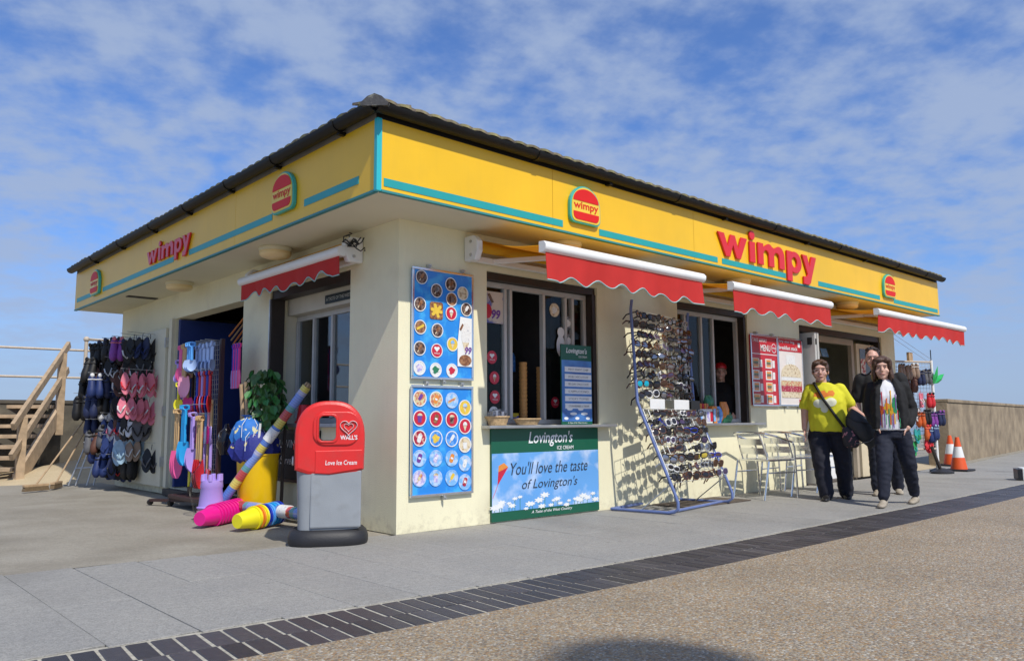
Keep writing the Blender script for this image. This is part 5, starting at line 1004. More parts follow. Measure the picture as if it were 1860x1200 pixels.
# ================================================================ brooms, folding ladder, steps, railings
m_bristle = mat('broom_bristle', (.16, .11, .06), .9, var=.3, vs=60, bump=.5, bs=200)
def broom(h, top, rz_, lab):
    h = V(h); t = thing('broom', lab, 'broom', h, 'brooms leaning on the shoe door'); u = V((math.cos(rz_), math.sin(rz_), 0)); w_ = V((-u.y, u.x, 0))
    MB().obox(h, u, w_, V((0, 0, 1)), (-.17, .17), (-.03, .03), (.055, .09)).build('head', m_wood, t, bevel=.008); MB().loft([[h+u*(a*s1)+w_*(c*s1)+V((0, 0, z)) for a, c in ((-.165, -.028), (.165, -.028), (.165, .028), (-.165, .028))] for z, s1 in ((.0, 1.06), (.054, .97))]).build('bristles', m_bristle, t)
    MB().tube([h+V((0, 0, .08)), V(top)], .012, 8).build('handle', m_wood, t, smooth=True)
broom((-1.12, 7.0, .01), (-.30, 7.42, 1.22), R(20), 'wooden broom with wide head out on the concrete'); broom((-.80, 7.32, .01), (-.22, 7.50, 1.25), R(60), 'second wooden broom closer to the door')
t = thing('folding_ladder', 'folded grey metal trestle leaning on the shoe door', 'ladder', (-.5, 7.6, 0))
for i, (a_, b_) in enumerate((((-.56, 7.68, .01), (-.20, 7.55, 1.15)), ((-.36, 7.50, .01), (-.10, 7.45, 1.18)), ((-.48, 7.62, .01), (-.16, 7.5, 1.2)), ((-.28, 7.46, .01), (-.08, 7.4, 1.2)))): MB().tube([a_, b_], .013, 8).build('leg', m_steel, t, smooth=True)
for z in (.22, .45): MB().tube([V((-.56, 7.68, .01)).lerp(V((-.20, 7.55, 1.15)), z), V((-.36, 7.50, .01)).lerp(V((-.10, 7.45, 1.18)), z)], .011, 8).build('rung', m_steel, t)
m_step = mat('step_timber', (.40, .29, .185), .8, var=.25, vs=10, bump=.3, bs=40, rv=.1)
P0, P1 = V((-1.02, 8.95, .04)), V((-.06, 10.55, 1.25)); run_ = V((P1.x-P0.x, P1.y-P0.y, 0)); dst = run_.normalized(); lat = V((-dst.y, dst.x, 0)); WD = 1.25
t = thing('wooden_steps', 'open wooden steps with handrails climbing to the sea wall', 'steps', P0)
for s_ in (0, WD): MB().loft([[P0+lat*(s_+k_)+run_*q+V((0, 0, (P1.z-.04)*q+dz)) for k_, dz in ((-.04, -.24), (.04, -.24), (.04, .08), (-.04, .08))] for q in (0.02, 1.0)]).build('stringer', m_step, t)
for i in range(7):
    q = (i+.5)/7; c_ = P0+run_*q+V((0, 0, (P1.z-.04)*(i+1)/7.2)); MB().obox(c_, lat, dst, V((0, 0, 1)), (.042, WD-.042), (-.11, .14), (-.03, .03)).build('tread', m_step, t, bevel=.006)
for s_ in (-.05, WD+.05):
    for q, zt, zb_ in ((.03, 1.02, 0), (.88, 2.16, .72)): b_ = P0+run_*q+lat*s_; MB().box(b_.x-.06, b_.x+.06, b_.y-.06, b_.y+.06, zb_, zt).build('post', m_step, t, bevel=.005)
    for dz, nm in ((1.06, 'handrail'), (.60, 'midrail')): MB().bar(P0+run_*-.16+lat*(s_*1.04)+V((0, 0, dz-.04-.19)), P0+run_*1.03+lat*(s_*1.04)+V((0, 0, dz+1.25)), .06, .12).build(nm, m_step, t, bevel=.006)
m_rail = mat('rail_paint', (.50, .42, .33), .55, var=.12, vs=20)
t = thing('railing', 'tubular metal railing on top of the dark sea wall', 'railing', (.4, 10.98, 1.34))
for x in (.40, 2.4, 4.4, 6.4, 8.4): MB().tube([(x, 10.98, 1.34), (x, 10.98, 2.50)], .033, 10).build('post', m_rail, t, smooth=True); MB().ell((x, 10.98, 2.50), .055, .055, .055, 12, 8).build('ball_joint', m_rail, t, smooth=True); MB().ell((x, 10.98, 1.92), .05, .05, .05, 12, 8).build('ball_joint', m_rail, t, smooth=True)
for z in (2.50, 1.92): MB().tube([(.40, 10.98, z), (8.5, 10.98, z)], .026, 10).build('rail', m_rail, t, smooth=True)
t = thing('railing', 'thin metal railing running on behind the wooden steps', 'railing', (-6, 11.1, 1.34))
for z in (2.30, 1.78): MB().tube([(-8, 11.1, z-.05), (1.6, 11.1, z)], .022, 10).build('rail', m_rail, t, smooth=True)
for x in (-6, -4, -1.9): MB().tube([(x, 11.1, 1.34), (x, 11.1, 2.27)], .03, 10).build('post', m_rail, t, smooth=True)
# ================================================================ sunglasses display
a_ = R(9.7); RO = V((2.60, -.43, 0)); ru = V((math.cos(a_), math.sin(a_), 0)); rb = V((-math.sin(a_), math.cos(a_), 0))     # across, back
m_rblue = mat('rack_blue', (.13, .18, .38), .35, var=.12, vs=12)
SR = thing('sunglasses_rack', 'blue tubular display rack full of sunglasses against the front wall', 'display rack', RO); RWd = 1.30
def RP(s_, y, z): return RO+ru*s_+rb*y+V((0, 0, z))
prof = [(.34, .02), (-.30, .02), (-.36, .03), (-.40, .06), (-.40, .12), (-.37, .20), (-.03, .98), (.015, 1.10), (.065, 2.03), (.05, 2.13)]
for s_ in (0, RWd): MB().tube([RP(s_, y, z) for y, z in prof], .0155, 10).build('upright', m_rblue, SR, smooth=True)
MB().tube([RP(0, .34, .02), RP(RWd, .34, .02)], .015, 10).build('base_bar', m_rblue, SR); MB().tube([RP(.0, -.28, .02), RP(RWd, -.28, .02)], .015, 10).build('base_bar', m_rblue, SR)
for s_ in (0.02, RWd-.02): MB().tube([RP(s_, -.335, .30), RP(s_, .02, .02)], .007, 6).build('brace', m_steel, SR)
m_wire = mat('grid_wire', (.70, .70, .66), .4, .4)
def grid_panel(p0, p1, rows, cols, nm):
    (y0, z0), (y1, z1) = p0, p1; b = MB()
    for j in range(rows+1): q = j/rows; b.tube([RP(.03, y0+(y1-y0)*q, z0+(z1-z0)*q), RP(RWd-.03, y0+(y1-y0)*q, z0+(z1-z0)*q)], .0032, 4)
    for i in range(cols+1): s_ = .03+(RWd-.06)*i/cols; b.tube([RP(s_, y0+.006, z0), RP(s_, y1+.006, z1)], .0032, 4)
    struct(b.build(nm, m_wire, SR), 'stuff')
UP = ((.02, 1.12), (.062, 2.03)); LP = ((-.335, .30), (-.035, 1.02))
grid_panel(*UP, 10, 12, 'wire_grid'); grid_panel(*LP, 8, 12, 'wire_grid')
for a0, a1 in ((.18, .50), (.72, 1.08)): MB().obox(RP(0, -.03, 1.07), ru, V((0, 0, 1)), -rb, (a0, a1), (-.055, .055), (0, .004)).build('price_card', m_white, SR)
MB().obox(RP(0, -.05, 1.07), ru, V((0, 0, 1)), -rb, (1.09, 1.30), (-.05, .05), (0, .01)).build('mirror', m_black, SR)
lens_mats = {'dark': mat('lens_dark', (.02, .017, .02), .15, coat=.2), 'brown': mat('lens_brown', (.07, .035, .02), .15, coat=.2), 'mirror': mat('lens_mirror', (.32, .32, .35), .15, .8), 'purple': mat('lens_purple', (.06, .04, .09), .15, coat=.2), 'cyan': mat('lens_cyan', (.02, .50, .62), .10, .5), 'amber': mat('lens_amber', (.55, .42, .05), .12, coat=.5)}
frm = {'black': RB['black'], 'brown': RB['brown'], 'silver': m_steel, 'red': P_red, 'white': m_white, 'blue': P_bl, 'tortoise': mat('frame_tortoise', (.09, .035, .015), .3, c2=(.25, .11, .03), c2t=(.5, .6), c2s=60)}
def glasses_mesh(m_f, m_l, rx, rz_):
    f = MB(); l_ = MB()
    for sx in (-1, 1):
        cx = sx*.036
        f.tube([(cx+rx*math.copysign(abs(math.cos(t_))**.8, math.cos(t_)), .006*abs(math.cos(t_)), rz_*math.copysign(abs(math.sin(t_))**.8, math.sin(t_))) for t_ in [2*math.pi*j/12 for j in range(12)]], .0045, 5, closed=True)
        k_ = len(l_.v); l_.v.append(V((cx, -.007, 0))); l_.v += [V((cx+rx*.97*math.cos(2*math.pi*j/12), .002, rz_*.97*math.sin(2*math.pi*j/12))) for j in range(12)]; l_.f += [(k_, k_+1+j, k_+1+(j+1) % 12) for j in range(12)]
        f.tube([(cx+sx*rx, .004, rz_*.3), (sx*.074, .03, rz_*.3), (sx*.072, .09, .002), (sx*.070, .125, -.03)], .0038, 5, flat=1.6)
    f.tube([(-.010, -.002, .008), (0, -.005, .012), (.010, -.002, .008)], .004, 5)
    return f.mesh('glasses_frame', m_f, smooth=True), l_.mesh('lenses', m_l, smooth=True, ang=70)
GM = {}
def sunglasses(p_, fm, lm_, rot, lab, shape):
    key = (fm, lm_, shape)
    if key not in GM: GM[key] = glasses_mesh(frm[fm], lens_mats[lm_], *((.031, .025), (.034, .020), (.029, .028))[shape])
    t = thing('pair_of_sunglasses', lab, 'sunglasses', p_, 'sunglasses on the blue rack'); t.rotation_euler = rot; t.scale = (1.26,)*3
    for nm, me in zip(('glasses_frame', 'lenses'), GM[key]): o = bpy.data.objects.new(nm, me); COL.objects.link(o); o.parent = t
rr = random.Random(4)
for part_, ((y0, z0), (y1, z1)), rows_ in (('upper', UP, 9), ('lower', LP, 8)):
    for j in range(rows_):
        for i in range(7):
            if part_ == 'lower' and rr.random() < .1: continue
            q = (j+.55)/rows_; s_ = .115+i*.179+rr.uniform(-.02, .02)
            fm = rr.choices(['black', 'brown', 'tortoise', 'silver', 'red', 'white', 'blue'], [12, 6, 4, 3, .5, .8, .2] if part_ == 'upper' else [8, 5, 3, 4, 1.2, 1.8, .5])[0]
            lm_ = rr.choices(['dark', 'brown', 'purple', 'mirror', 'amber', 'cyan'], [8, 4, 2, 3.0, .15, .05])[0]
            sh = rr.randrange(3); tl = .42 if part_ == 'lower' else .06
            sunglasses(RP(s_, y0+(y1-y0)*q-.035, z0+(z1-z0)*q), fm, lm_, (-tl*.5+rr.uniform(-.45, .40), rr.uniform(-.30, .30), a_+rr.uniform(-.60, .30)), '%s framed %ssunglasses, %s lenses, %s row of the %s panel' % (fm, ('', 'narrow ', 'round ')[sh], lm_, ORD[rows_-1-j], part_), sh)
tag(struct(MB().box(3.25, 4.42, -.55, -.06, .001, .012).build('floor_mat', mat('mat_brown', (.09, .07, .055), .9, var=.2, vs=30)), 'structure') and bpy.data.objects['floor_mat'], 'thin dark mat on the pavement behind the sunglasses rack', 'mat'); del bpy.data.objects['floor_mat']['kind']
# ================================================================ aluminium chairs
def chair(loc, rz_, lab):
    t = thing('bistro_chair', lab, 'chair', (0, 0, 0), 'aluminium chairs along the front wall')
    r_ = .0125
    # front legs run up into one arm loop round the back
    loop = []
    for sy in (-1, 1):
        leg = [(.27, sy*.27, 0), (.245, sy*.272, .44)]; MB().tube(leg, r_, 8).build('front_leg', m_alu, t, smooth=True)
        MB().tube([(-.27, sy*.22, 0), (-.17, sy*.225, .43)], r_, 8).build('rear_leg', m_alu, t, smooth=True)
    top = [(.243, -.272, .445), (.235, -.275, .58), (.19, -.285, .645), (.05, -.29, .675), (-.10, -.28, .715), (-.22, -.22, .745), (-.27, -.10, .755)]
    top += [(x, -y, z) for x, y, z in reversed(top)]; MB().tube(top, r_, 8).build('arm_rail', m_alu, t, smooth=True)
    for sy in (-1, 1): MB().tube([(-.13, sy*.175, .44), (-.19, sy*.17, .60), (-.245, sy*.155, .75)], .010, 8).build('back_upright', m_alu, t, smooth=True)
    for k_ in range(2):
        z = .545+k_*.105; x = -.175-k_*.038; rg = []
        for i in range(9): q = -1+i/4; rg.append([V((x-.03*(1-q*q)+dx, .165*q, z+dz)) for dx, dz in ((.006, -.036), (.010, -.036), (-.010, .036), (-.014, .036))])
        MB().loft(rg).build('back_slat', m_alu, t, smooth=True)
    MB().tube([(.24, -.25, .44), (.25, 0, .44), (.24, .25, .44), (-.16, .22, .44), (-.17, 0, .44), (-.16, -.22, .44)], .011, 8, closed=True).build('seat_rim', m_alu, t, smooth=True)
    for k_ in range(7): y = -.195+k_*.065; MB().box(-.16, .24, y-.024, y+.024, .446, .452).build('seat_slat', m_alu, t, bevel=.002)
    for sy in (-1, 1): MB().tube([(.255, sy*.271, .30), (-.205, sy*.222, .30)], .009, 8).build('stretcher', m_alu, t, smooth=True)
    t.location = loc; t.rotation_euler = (0, 0, rz_); return t
c0 = chair((4.83, -.47, 0), R(-8), 'silver aluminium chair nearest the sunglasses rack')
dup(c0, (5.46, -.43, 0), R(-4), 'middle silver aluminium chair of the three under the menu boards'); dup(c0, (6.08, -.42, 0), R(-2), 'silver aluminium chair nearest the shop doorway')
# ================================================================ beyond the doorway: sandal rack, cones, planter
A0, A1 = V((10.0, .05, 0)), V((10.76, -.28, 0)); du = (A1-A0).normalized(); dn = V((du.y, -du.x, 0))
SRK = thing('sandal_rack', 'wire mesh sandal rack tied to the end of the kiosk', 'display rack', A0); Lr = (A1-A0).length; b = MB()
for i in range(13): q = A0+du*(Lr*i/12); b.tube([q+V((0, 0, .40)), q+V((0, 0, 1.86))], .0035, 4)
for j in range(25): z = .40+j*.06; b.tube([A0+V((0, 0, z)), A1+V((0, 0, z))], .0035, 4)
struct(b.build('wire_mesh', m_steel, SRK), 'stuff')
for z in (.40, 1.87): MB().tube([A0+V((0, 0, z)), A1+V((0, 0, z))], .016, 8).build('frame_tube', m_rail, SRK)
MB().tube([A1+V((0, 0, .02)), A1+V((0, 0, 1.9))], .024, 12).build('white_pole', m_white, SRK, smooth=True); MB().tube([A1+V((0, 0, 1.9)), A1+V((0, 0, 2.08))], .008, 6).build('pole_tip', m_black, SRK)
MB().box(10.30, 10.46, -.10, -.06, 1.885, 2.03).build('wooden_tag', m_wood, SRK)
for z in (2.20, 2.12): MB().tube([(9.975, .02, z+.14), tuple(A1+V((0, 0, z-.28)))], .0035, 4).build('tie_wire', m_steel, SRK)
MB().tube([A1+V((-.28, -.02, .44)), A1+V((-.12, -.08, .05))], .028, 8).build('timber_prop', m_brown, SRK); MB().tube([A1+V((.08, .03, .03)), A1+V((.07, .04, .95))], .03, 8).build('timber_prop', m_brown, SRK)
MB().lathe([(.24, .002), (.24, .03), (.12, .07), (.04, .075)], A1+V((-.10, -.10, 0)), seg=20, sy=.7).build('rubber_foot', m_binb, SRK, smooth=True); MB().lathe([(.22, .003), (.22, .035), (.10, .065), (.04, .07)], A1+V((.22, .05, 0)), seg=20, sy=.7).build('rubber_foot', m_binb, SRK, smooth=True)
MB().box(10.02, 10.10, -.05, .02, 0, .42).build('timber_post', m_wood, SRK)
GS = 'sandals on the rack beyond the doorway'; rz2 = math.atan2(-dn.x, dn.y)
def sandal(q, z, kind, c1, c2, where): shoes(A0+du*(Lr*q)+dn*-.0+V((dn.x*.04, dn.y*.04, z)), math.atan2(dn.x, -dn.y)+rr.uniform(-.3, .3), kind, c1, c2, '%s %s with %s straps %s' % (c1, 'flip flops' if kind == 'flip' else 'clogs', c2, where), GS, 0, 1.1)
dn = V((du.y, -du.x, 0)); dn = dn if dn.y < 0 else -dn
for (q, z, kind, c1, c2) in ((.12, 1.82, 'clog', 'tan', 'grey'), (.30, 1.80, 'clog', 'tan', 'tan'), (.48, 1.83, 'clog', 'tan', 'white'), (.62, 1.72, 'clog', 'navy', 'grey'), (.80, 1.74, 'clog', 'grey', 'navy'), (.22, 1.62, 'clog', 'brown', 'black'), (.42, 1.60, 'clog', 'brown', 'brown'), (.30, 1.38, 'clog', 'black', 'brown'), (.62, 1.36, 'flip', 'pink', 'white'), (.84, 1.34, 'clog', 'red', 'black'), (.50, 1.12, 'flip', 'white', 'grey'), (.56, 1.02, 'clog', 'orange', 'brown'), (.72, 1.06, 'clog', 'black', 'black'), (.88, 1.02, 'clog', 'purple', 'navy'), (1.08, 1.04, 'clog', 'navy', 'purple'), (.46, .76, 'flip', 'teal', 'green'), (.70, .80, 'clog', 'orange', 'red'), (.80, .76, 'clog', 'blue', 'pale blue'), (.90, .80, 'clog', 'blue', 'pale blue'), (.74, .60, 'flip', 'red', 'red'), (.36, .56, 'flip', 'green', 'teal')): sandal(q, z, kind, c1, c2, 'on the mesh rack past the doorway')
t = thing('toy_windmill', 'green leaf shaped toy windmill on the white pole', 'toy', A1+V((0, 0, 1.5))); ct = A1+V((0, -.035, 1.50)); m_wg = mat('windmill_green', (.02, .42, .10), .4)
for an, s_ in ((35, 1), (95, 1.0), (140, .85)):
    d_ = V((math.cos(R(an)), -.25, math.sin(R(an)))); w_ = V((-math.sin(R(an)), .12, math.cos(R(an)))); MB().add([ct, ct+d_*.10*s_+w_*.07, ct+d_*.20*s_+w_*.05, ct+d_*.30*s_, ct+d_*.18*s_-w_*.05, ct+d_*.08*s_-w_*.04, ct+d_*.14*s_+V((0, -.03, 0))], [(0, 1, 6), (1, 2, 6), (2, 3, 6), (3, 4, 6), (4, 5, 6), (5, 0, 6)]).build('vane', m_wg, t)
m_co = mat('cone_orange', (.72, .09, .012), .5, var=.08); m_cw = mat('cone_white', (.72, .72, .70), .45, var=.08)
def cone(x, y, h, lab):
    t = thing('traffic_cone', lab, 'traffic cone', (x, y, 0), 'traffic cones by the sea wall'); pt = lambda q: .135-.105*q
    MB().box(x-.20, x+.20, y-.20, y+.20, .001, .035).build('base', m_binb, t, bevel=.012)
    for a0, a1, m_ in ((0, .36, m_co), (.3601, .70, m_cw), (.7001, 1.0, m_co)): MB().lathe([(pt(a0), .035+a0*h), (pt(a1), .035+a1*h)], (x, y, 0), seg=24).build('sleeve' if m_ is m_cw else 'cone_body', m_, t, smooth=True)
cone(11.49, -.36, .55, 'orange and white traffic cone at the pavement edge'); cone(13.0, .28, .55, 'orange and white traffic cone behind the other one')
t = thing('low_white_box', 'low white box with dark end standing at the brick strip', 'box', (9.75, -1.9, 0)); MB().obox((9.68, -1.76, 0), V((.45, -.89, 0)), V((.89, .45, 0)), V((0, 0, 1)), (.06, .62), (0, .32), (.001, .18)).build('box_body', m_white, t, bevel=.012); MB().obox((9.68, -1.76, 0), V((.45, -.89, 0)), V((.89, .45, 0)), V((0, 0, 1)), (0, .0595), (.01, .31), (.01, .165)).build('box_end', m_black, t, bevel=.008)
# strip of pale kerb at the foot of the sea wall
MB().obox((13.4, .36, 0), V((46.6, 6.03, 0)).normalized(), V((-6.03, 46.6, 0)).normalized(), V((0, 0, 1)), (0, 47), (-.12, .055), (-.02, .018)).build('wall_footing', m_apron, None); struct(bpy.data.objects['wall_footing'])
# lamp post shape added unseen behind the camera to cast the gravel's soft shadow
t = thing('shadow_caster', 'unseen lamp post shape added to cast a shadow on the gravel', 'shadow caster', (-4.6, -10.4, 0))
hh = 10.5; hx, hy = -1.29-hh/1.18*.17, -3.60-hh/1.18
MB().lathe([(.11, 0), (.10, .6), (.06, .62), (.045, hh-.3)], (-5.2, hy-.2, 0), seg=14).build('column', m_steel, t, smooth=True)
MB().tube([(-5.2, hy-.2, hh-.31), (-5.0, hy-.2, hh-.05), (-4.4, hy-.15, hh+.05), (hx-.2, hy, hh)], .035, 8).build('bracket_arm', m_steel, t, smooth=True)
MB().ell((hx, hy, hh), .40, .46, .12, 18, 10).build('caster_head', m_steel, t, smooth=True)
# ================================================================ people
from mathutils.bvhtree import BVHTree
from mathutils import noise
def remesh(b, name, m, parent, voxel=.012, it=5, fac=.5, fold=0.0, fz=6.0, seed=0.0):
    me = b.mesh(name, m); o = bpy.data.objects.new(name, me); COL.objects.link(o)
    md = o.modifiers.new('r', 'REMESH'); md.mode = 'VOXEL'; md.voxel_size = voxel
    if it: ms = o.modifiers.new('s', 'SMOOTH'); ms.iterations = it; ms.factor = fac
    dg = bpy.context.evaluated_depsgraph_get(); me2 = bpy.data.meshes.new_from_object(o.evaluated_get(dg)); o.modifiers.clear(); o.data = me2; bpy.data.meshes.remove(me)
    if not me2.materials: me2.materials.append(m)
    if fold:
        nv = len(me2.vertices); import numpy as np
        co = np.empty(nv*3, 'f'); no = np.empty(nv*3, 'f'); me2.vertices.foreach_get('co', co); me2.vertices.foreach_get('normal', no); co = co.reshape(-1, 3); no = no.reshape(-1, 3); am = np.empty(nv, 'f')
        for i, (x, y, z) in enumerate(co.tolist()):
            am[i] = fold*((1-abs(noise.noise((x*9+seed, y*9, z*fz+x*4)))*2.2)*.6+noise.noise((x*21, y*21+seed, z*fz*2.2))*.55-.25)
        me2.vertices.foreach_set('co', (co+no*am[:, None]).ravel()); me2.update()
    me2.shade_smooth(); o.parent = parent; return o
def limb(b, pts, rs, seg=14, flat=None):
    P = [V(q) for q in pts]; PP = []; RR = []
    for i in range(len(P)-1):
        for k_ in range(4):
            t_ = k_/4; PP.append(P[i].lerp(P[i+1], t_)); RR.append(rs[i]+(rs[i+1]-rs[i])*t_)
    PP.append(P[-1]); RR.append(rs[-1])
    b.tube(PP, RR, seg, flat=flat)
    for q, r_ in ((P[0], rs[0]), (P[-1], rs[-1])): b.ell(q, r_*.98, r_*.98, r_*.98, 12, 8)
    for q, r_ in zip(P[1:-1], rs[1:-1]): b.ell(q, r_, r_, r_, 12, 8)
def torso(b, rings, seg=24, p=2.4):     # (z, cx, cy, rx, ry)
    rg = []
    for z, cx, cy, rx, ry in rings:
        rg.append([V((cx+rx*math.copysign(abs(math.cos(t_))**(2/p), math.cos(t_)), cy+ry*math.copysign(abs(math.sin(t_))**(2/p), math.sin(t_)), z)) for t_ in [2*math.pi*j/seg for j in range(seg)]])
    b.loft(rg)
def head(b, c, s=1.0):
    c = V(c)
    for (dx, dy, dz, rx, ry, rz_) in ((0, .012, .03, .074, .092, .092), (0, -.022, -.030, .060, .062, .078), (0, -.050, -.088, .030, .030, .022), (0, -.087, -.012, .012, .022, .026), (0, -.098, -.024, .015, .014, .012), (-.043, -.052, -.028, .022, .022, .024), (.043, -.052, -.028, .022, .022, .024), (0, -.070, .035, .052, .018, .016), (0, -.079, -.062, .022, .010, .010), (-.076, .018, -.008, .010, .018, .030), (.076, .018, -.008, .010, .018, .030)):
        b.ell(c+V((dx, dy, dz))*s, rx*s, ry*s, rz_*s, 14, 10)
def hand(b, wr, d, side, fwd=(0, -1, 0), s=1.0, curl=.5):
    wr, d = V(wr), V(d).normalized(); f = V(fwd).normalized(); w_ = d.cross(f).normalized()*side     # w_: across the palm
    f2 = w_.cross(d)*side
    palm = wr+d*.05*s; b.loft([[wr+d*(t_*.095*s)+f*(rx*s*math.cos(an))+w_*(.013*s*math.sin(an)) for an in [2*math.pi*j/10 for j in range(10)]] for t_, rx in ((-.15, .022), (.2, .032), (.6, .040), (1.0, .038))])
    for k_, (o_, L) in enumerate(((.030, .066), (.010, .075), (-.011, .070), (-.030, .055))):
        p0 = wr+d*.088*s+f*o_*s; p1 = p0+(d-w_*curl*.3).normalized()*L*.5*s; p2 = p1+(d-w_*curl).normalized()*L*.5*s
        b.tube([p0, p1, p2], [.0088*s, .0085*s, .0072*s], 8); b.ell(p2, .0072*s, .0072*s, .0072*s, 8, 6)
    p0 = wr+d*.025*s+f*.030*s; p1 = p0+(d*.7+f*.6-w_*.2).normalized()*.038*s; p2 = p1+(d*.95+f*.2-w_*.3).normalized()*.03*s; b.tube([p0, p1, p2], [.012*s, .0105*s, .0085*s], 8); b.ell(p2, .0085*s, .0085*s, .0085*s, 8, 6)
def decal(o, pts, m, name='shirt_print', lift=.004, n_=5):      # polygon in (x,z) projected on the front of a garment
    bm = bmesh.new(); bm.from_mesh(o.data); T = BVHTree.FromBMesh(bm); cx = sum(p[0] for p in pts)/len(pts); cz = sum(p[1] for p in pts)/len(pts)
    b = MB(); rings = [[(cx+(x-cx)*q/n_, cz+(z-cz)*q/n_) for x, z in pts] for q in range(1, n_+1)]
    def hit(x, z):
        h = T.ray_cast(V((x, -2, z)), V((0, 1, 0)))[0]; return h+V((0, -lift, 0)) if h else None
    c_ = hit(cx, cz)
    if c_ is None: return
    k_ = len(pts); b.v.append(c_); ok = True
    for r_ in rings:
        for x, z in r_:
            h = hit(x, z); b.v.append(h if h else V((x, c_.y, z)))
    for j in range(k_): b.f.append((0, 1+j, 1+(j+1) % k_))
    for i in range(n_-1):
        for j in range(k_): b.f.append((1+i*k_+j, 1+i*k_+(j+1) % k_, 1+(i+1)*k_+(j+1) % k_, 1+(i+1)*k_+j))
    bm.free(); q = bpy.data.objects.new(name, b.mesh(name, m, smooth=True)); COL.objects.link(q); q.parent = o; return q
def strap_on(o, pts, w_, m, name, n_=24):
    bm = bmesh.new(); bm.from_mesh(o.data); T = BVHTree.FromBMesh(bm); c_ = []
    for i in range(n_+1):
        t_ = i/n_*(len(pts)-1); k_ = min(int(t_), len(pts)-2); q = V(pts[k_]).lerp(V(pts[k_+1]), t_-k_); h = T.ray_cast(V((q.x, -2, q.y)), V((0, 1, 0)))[0]; c_.append(h+V((0, -.010, 0)) if h else None)
    last = next(q for q in c_ if q); 
    for i in range(n_+1):
        if c_[i] is None: c_[i] = V((V(pts[0]).x, last.y, V(pts[0]).y))
        last = c_[i]
    bm.free(); b = MB(); b.tube(c_, w_, 8, flat=.45); q = bpy.data.objects.new(name, b.mesh(name, m, smooth=True)); COL.objects.link(q); return q
def place(t, loc, th): t.location = loc; t.rotation_euler = (0, 0, th)
def mobj(b, name, m, parent, smooth=True, **k_): o = bpy.data.objects.new(name, b.mesh(name, m, smooth, **k_)); COL.objects.link(o); o.parent = parent; return o
m_skin = mat('skin_fair', (.60, .36, .27), .5, var=.08, vs=12); m_skin2 = mat('skin_pink', (.58, .33, .25), .5, var=.10, vs=12)
for mm in (m_skin, m_skin2): bs_ = mm.node_tree.nodes['Principled BSDF']; bs_.inputs['Subsurface Weight'].default_value = .12; bs_.inputs['Subsurface Radius'].default_value = (.02, .008, .004)
m_hair = mat('hair_brown', (.075, .036, .020), .45, var=.35, vs=50, bump=.6, bs=120); m_hair2 = mat('hair_dark', (.025, .014, .010), .5, var=.3, vs=50, bump=.6, bs=120)
def cloth(n_, c, wr=.35): return mat(n_, c, .85, var=.10, vs=9, bump=wr, bs=16)
m_eye = mat('eye_dark', (.03, .02, .018), .3); m_lip = mat('lips', (.42, .14, .12), .5)
def face_bits(t, c, s=1.0, brow=None):
    c = V(c)
    for sx in (-1, 1):
        mobj(MB().ell(c+V((sx*.031, -.077, .006))*s, .009*s, .005*s, .0045*s, 10, 6), 'eye', m_eye, t); mobj(MB().tube([c+V((sx*.016, -.086, .026))*s, c+V((sx*.034, -.084, .031))*s, c+V((sx*.050, -.070, .026))*s], .0026*s, 5), 'eyebrow', brow or m_hair2, t)
    mobj(MB().tube([c+V((-.026, -.079, -.060))*s, c+V((-.008, -.089, -.058))*s, c+V((.008, -.089, -.058))*s, c+V((.026, -.079, -.060))*s], .0048*s, 6), 'mouth', m_lip, t)
def hairlocks(b, strands, r_=.012): 
    for pts in strands: b.tube(pts, [r_]*(len(pts)-1)+[r_*.5], 6)
def shoe(b, an, d, L=.26, w_=.045, h=.075):
    an, d = V(an), V(d).normalized(); sd = d.cross(V((0, 0, 1)))
    for t_, ww, hh in ((-.28, .75, 1.0), (-.1, .85, 1.15), (.12, .95, .95), (.38, 1.08, .65), (.58, 1.0, .52), (.70, .7, .45)): q = an+d*(t_*L); b.ell((q.x, q.y, hh*h*.5+an.z-.075), w_*ww, w_*ww, hh*h*.56, 12, 8)
# ---------------------------------------------------------------- woman in yellow
WM = thing('person', 'person in yellow printed T-shirt and dark trousers with glasses and a shoulder bag', 'person', (0, 0, 0))
b = MB(); hc = (-.045, -.02, 1.462); head(b, hc, 1.12)
limb(b, [(-.04, .02, 1.30), (-.043, .0, 1.40)], [.066, .056]); torso(b, [(.74, 0, .02, .19, .13), (.95, .01, 0, .205, .15), (1.15, 0, .0, .175, .12), (1.25, -.01, .02, .14, .075), (1.32, -.03, .02, .07, .055)])
limb(b, [(-.16, .02, 1.235), (-.235, .03, 1.02), (-.248, -.03, .80)], [.058, .046, .030]); hand(b, (-.248, -.032, .80), (.12, -.05, -1), -1, curl=.5)
limb(b, [(.155, .02, 1.235), (.265, .02, 1.03), (.40, -.10, .92)], [.058, .046, .032]); hand(b, (.40, -.10, .92), (.55, -.55, -.35), 1, fwd=(0, -.4, .9), curl=.9)
for s_, kn, ak in ((-1, (-.085, -.10, .44), (-.045, -.17, .10)), (1, (.15, .03, .44), (.17, .16, .10))): limb(b, [(s_*.10, .02, .78), kn, ak], [.10, .06, .042])
for a_, d_ in (((-.045, -.17, .075), (-.08, -1, 0)), ((.17, .16, .075), (.10, -1, 0))): shoe(b, a_, d_, .23, .038, .06)
remesh(b, 'body', m_skin2, WM, .0075, 3)
face_bits(WM, hc, 1.12, m_hair)
m_yt = cloth('shirt_yellow', (.58, .55, .02), .5)
b = MB(); torso(b, [(.765, .02, .0, .208, .165), (.80, .02, -.005, .215, .172), (.92, .015, -.015, .214, .18), (1.03, .01, -.02, .203, .17), (1.12, .0, -.03, .202, .165), (1.20, 0, -.005, .200, .14), (1.26, -.01, .01, .175, .108), (1.30, -.02, .02, .125, .085), (1.33, -.03, .02, .080, .07)], 28)
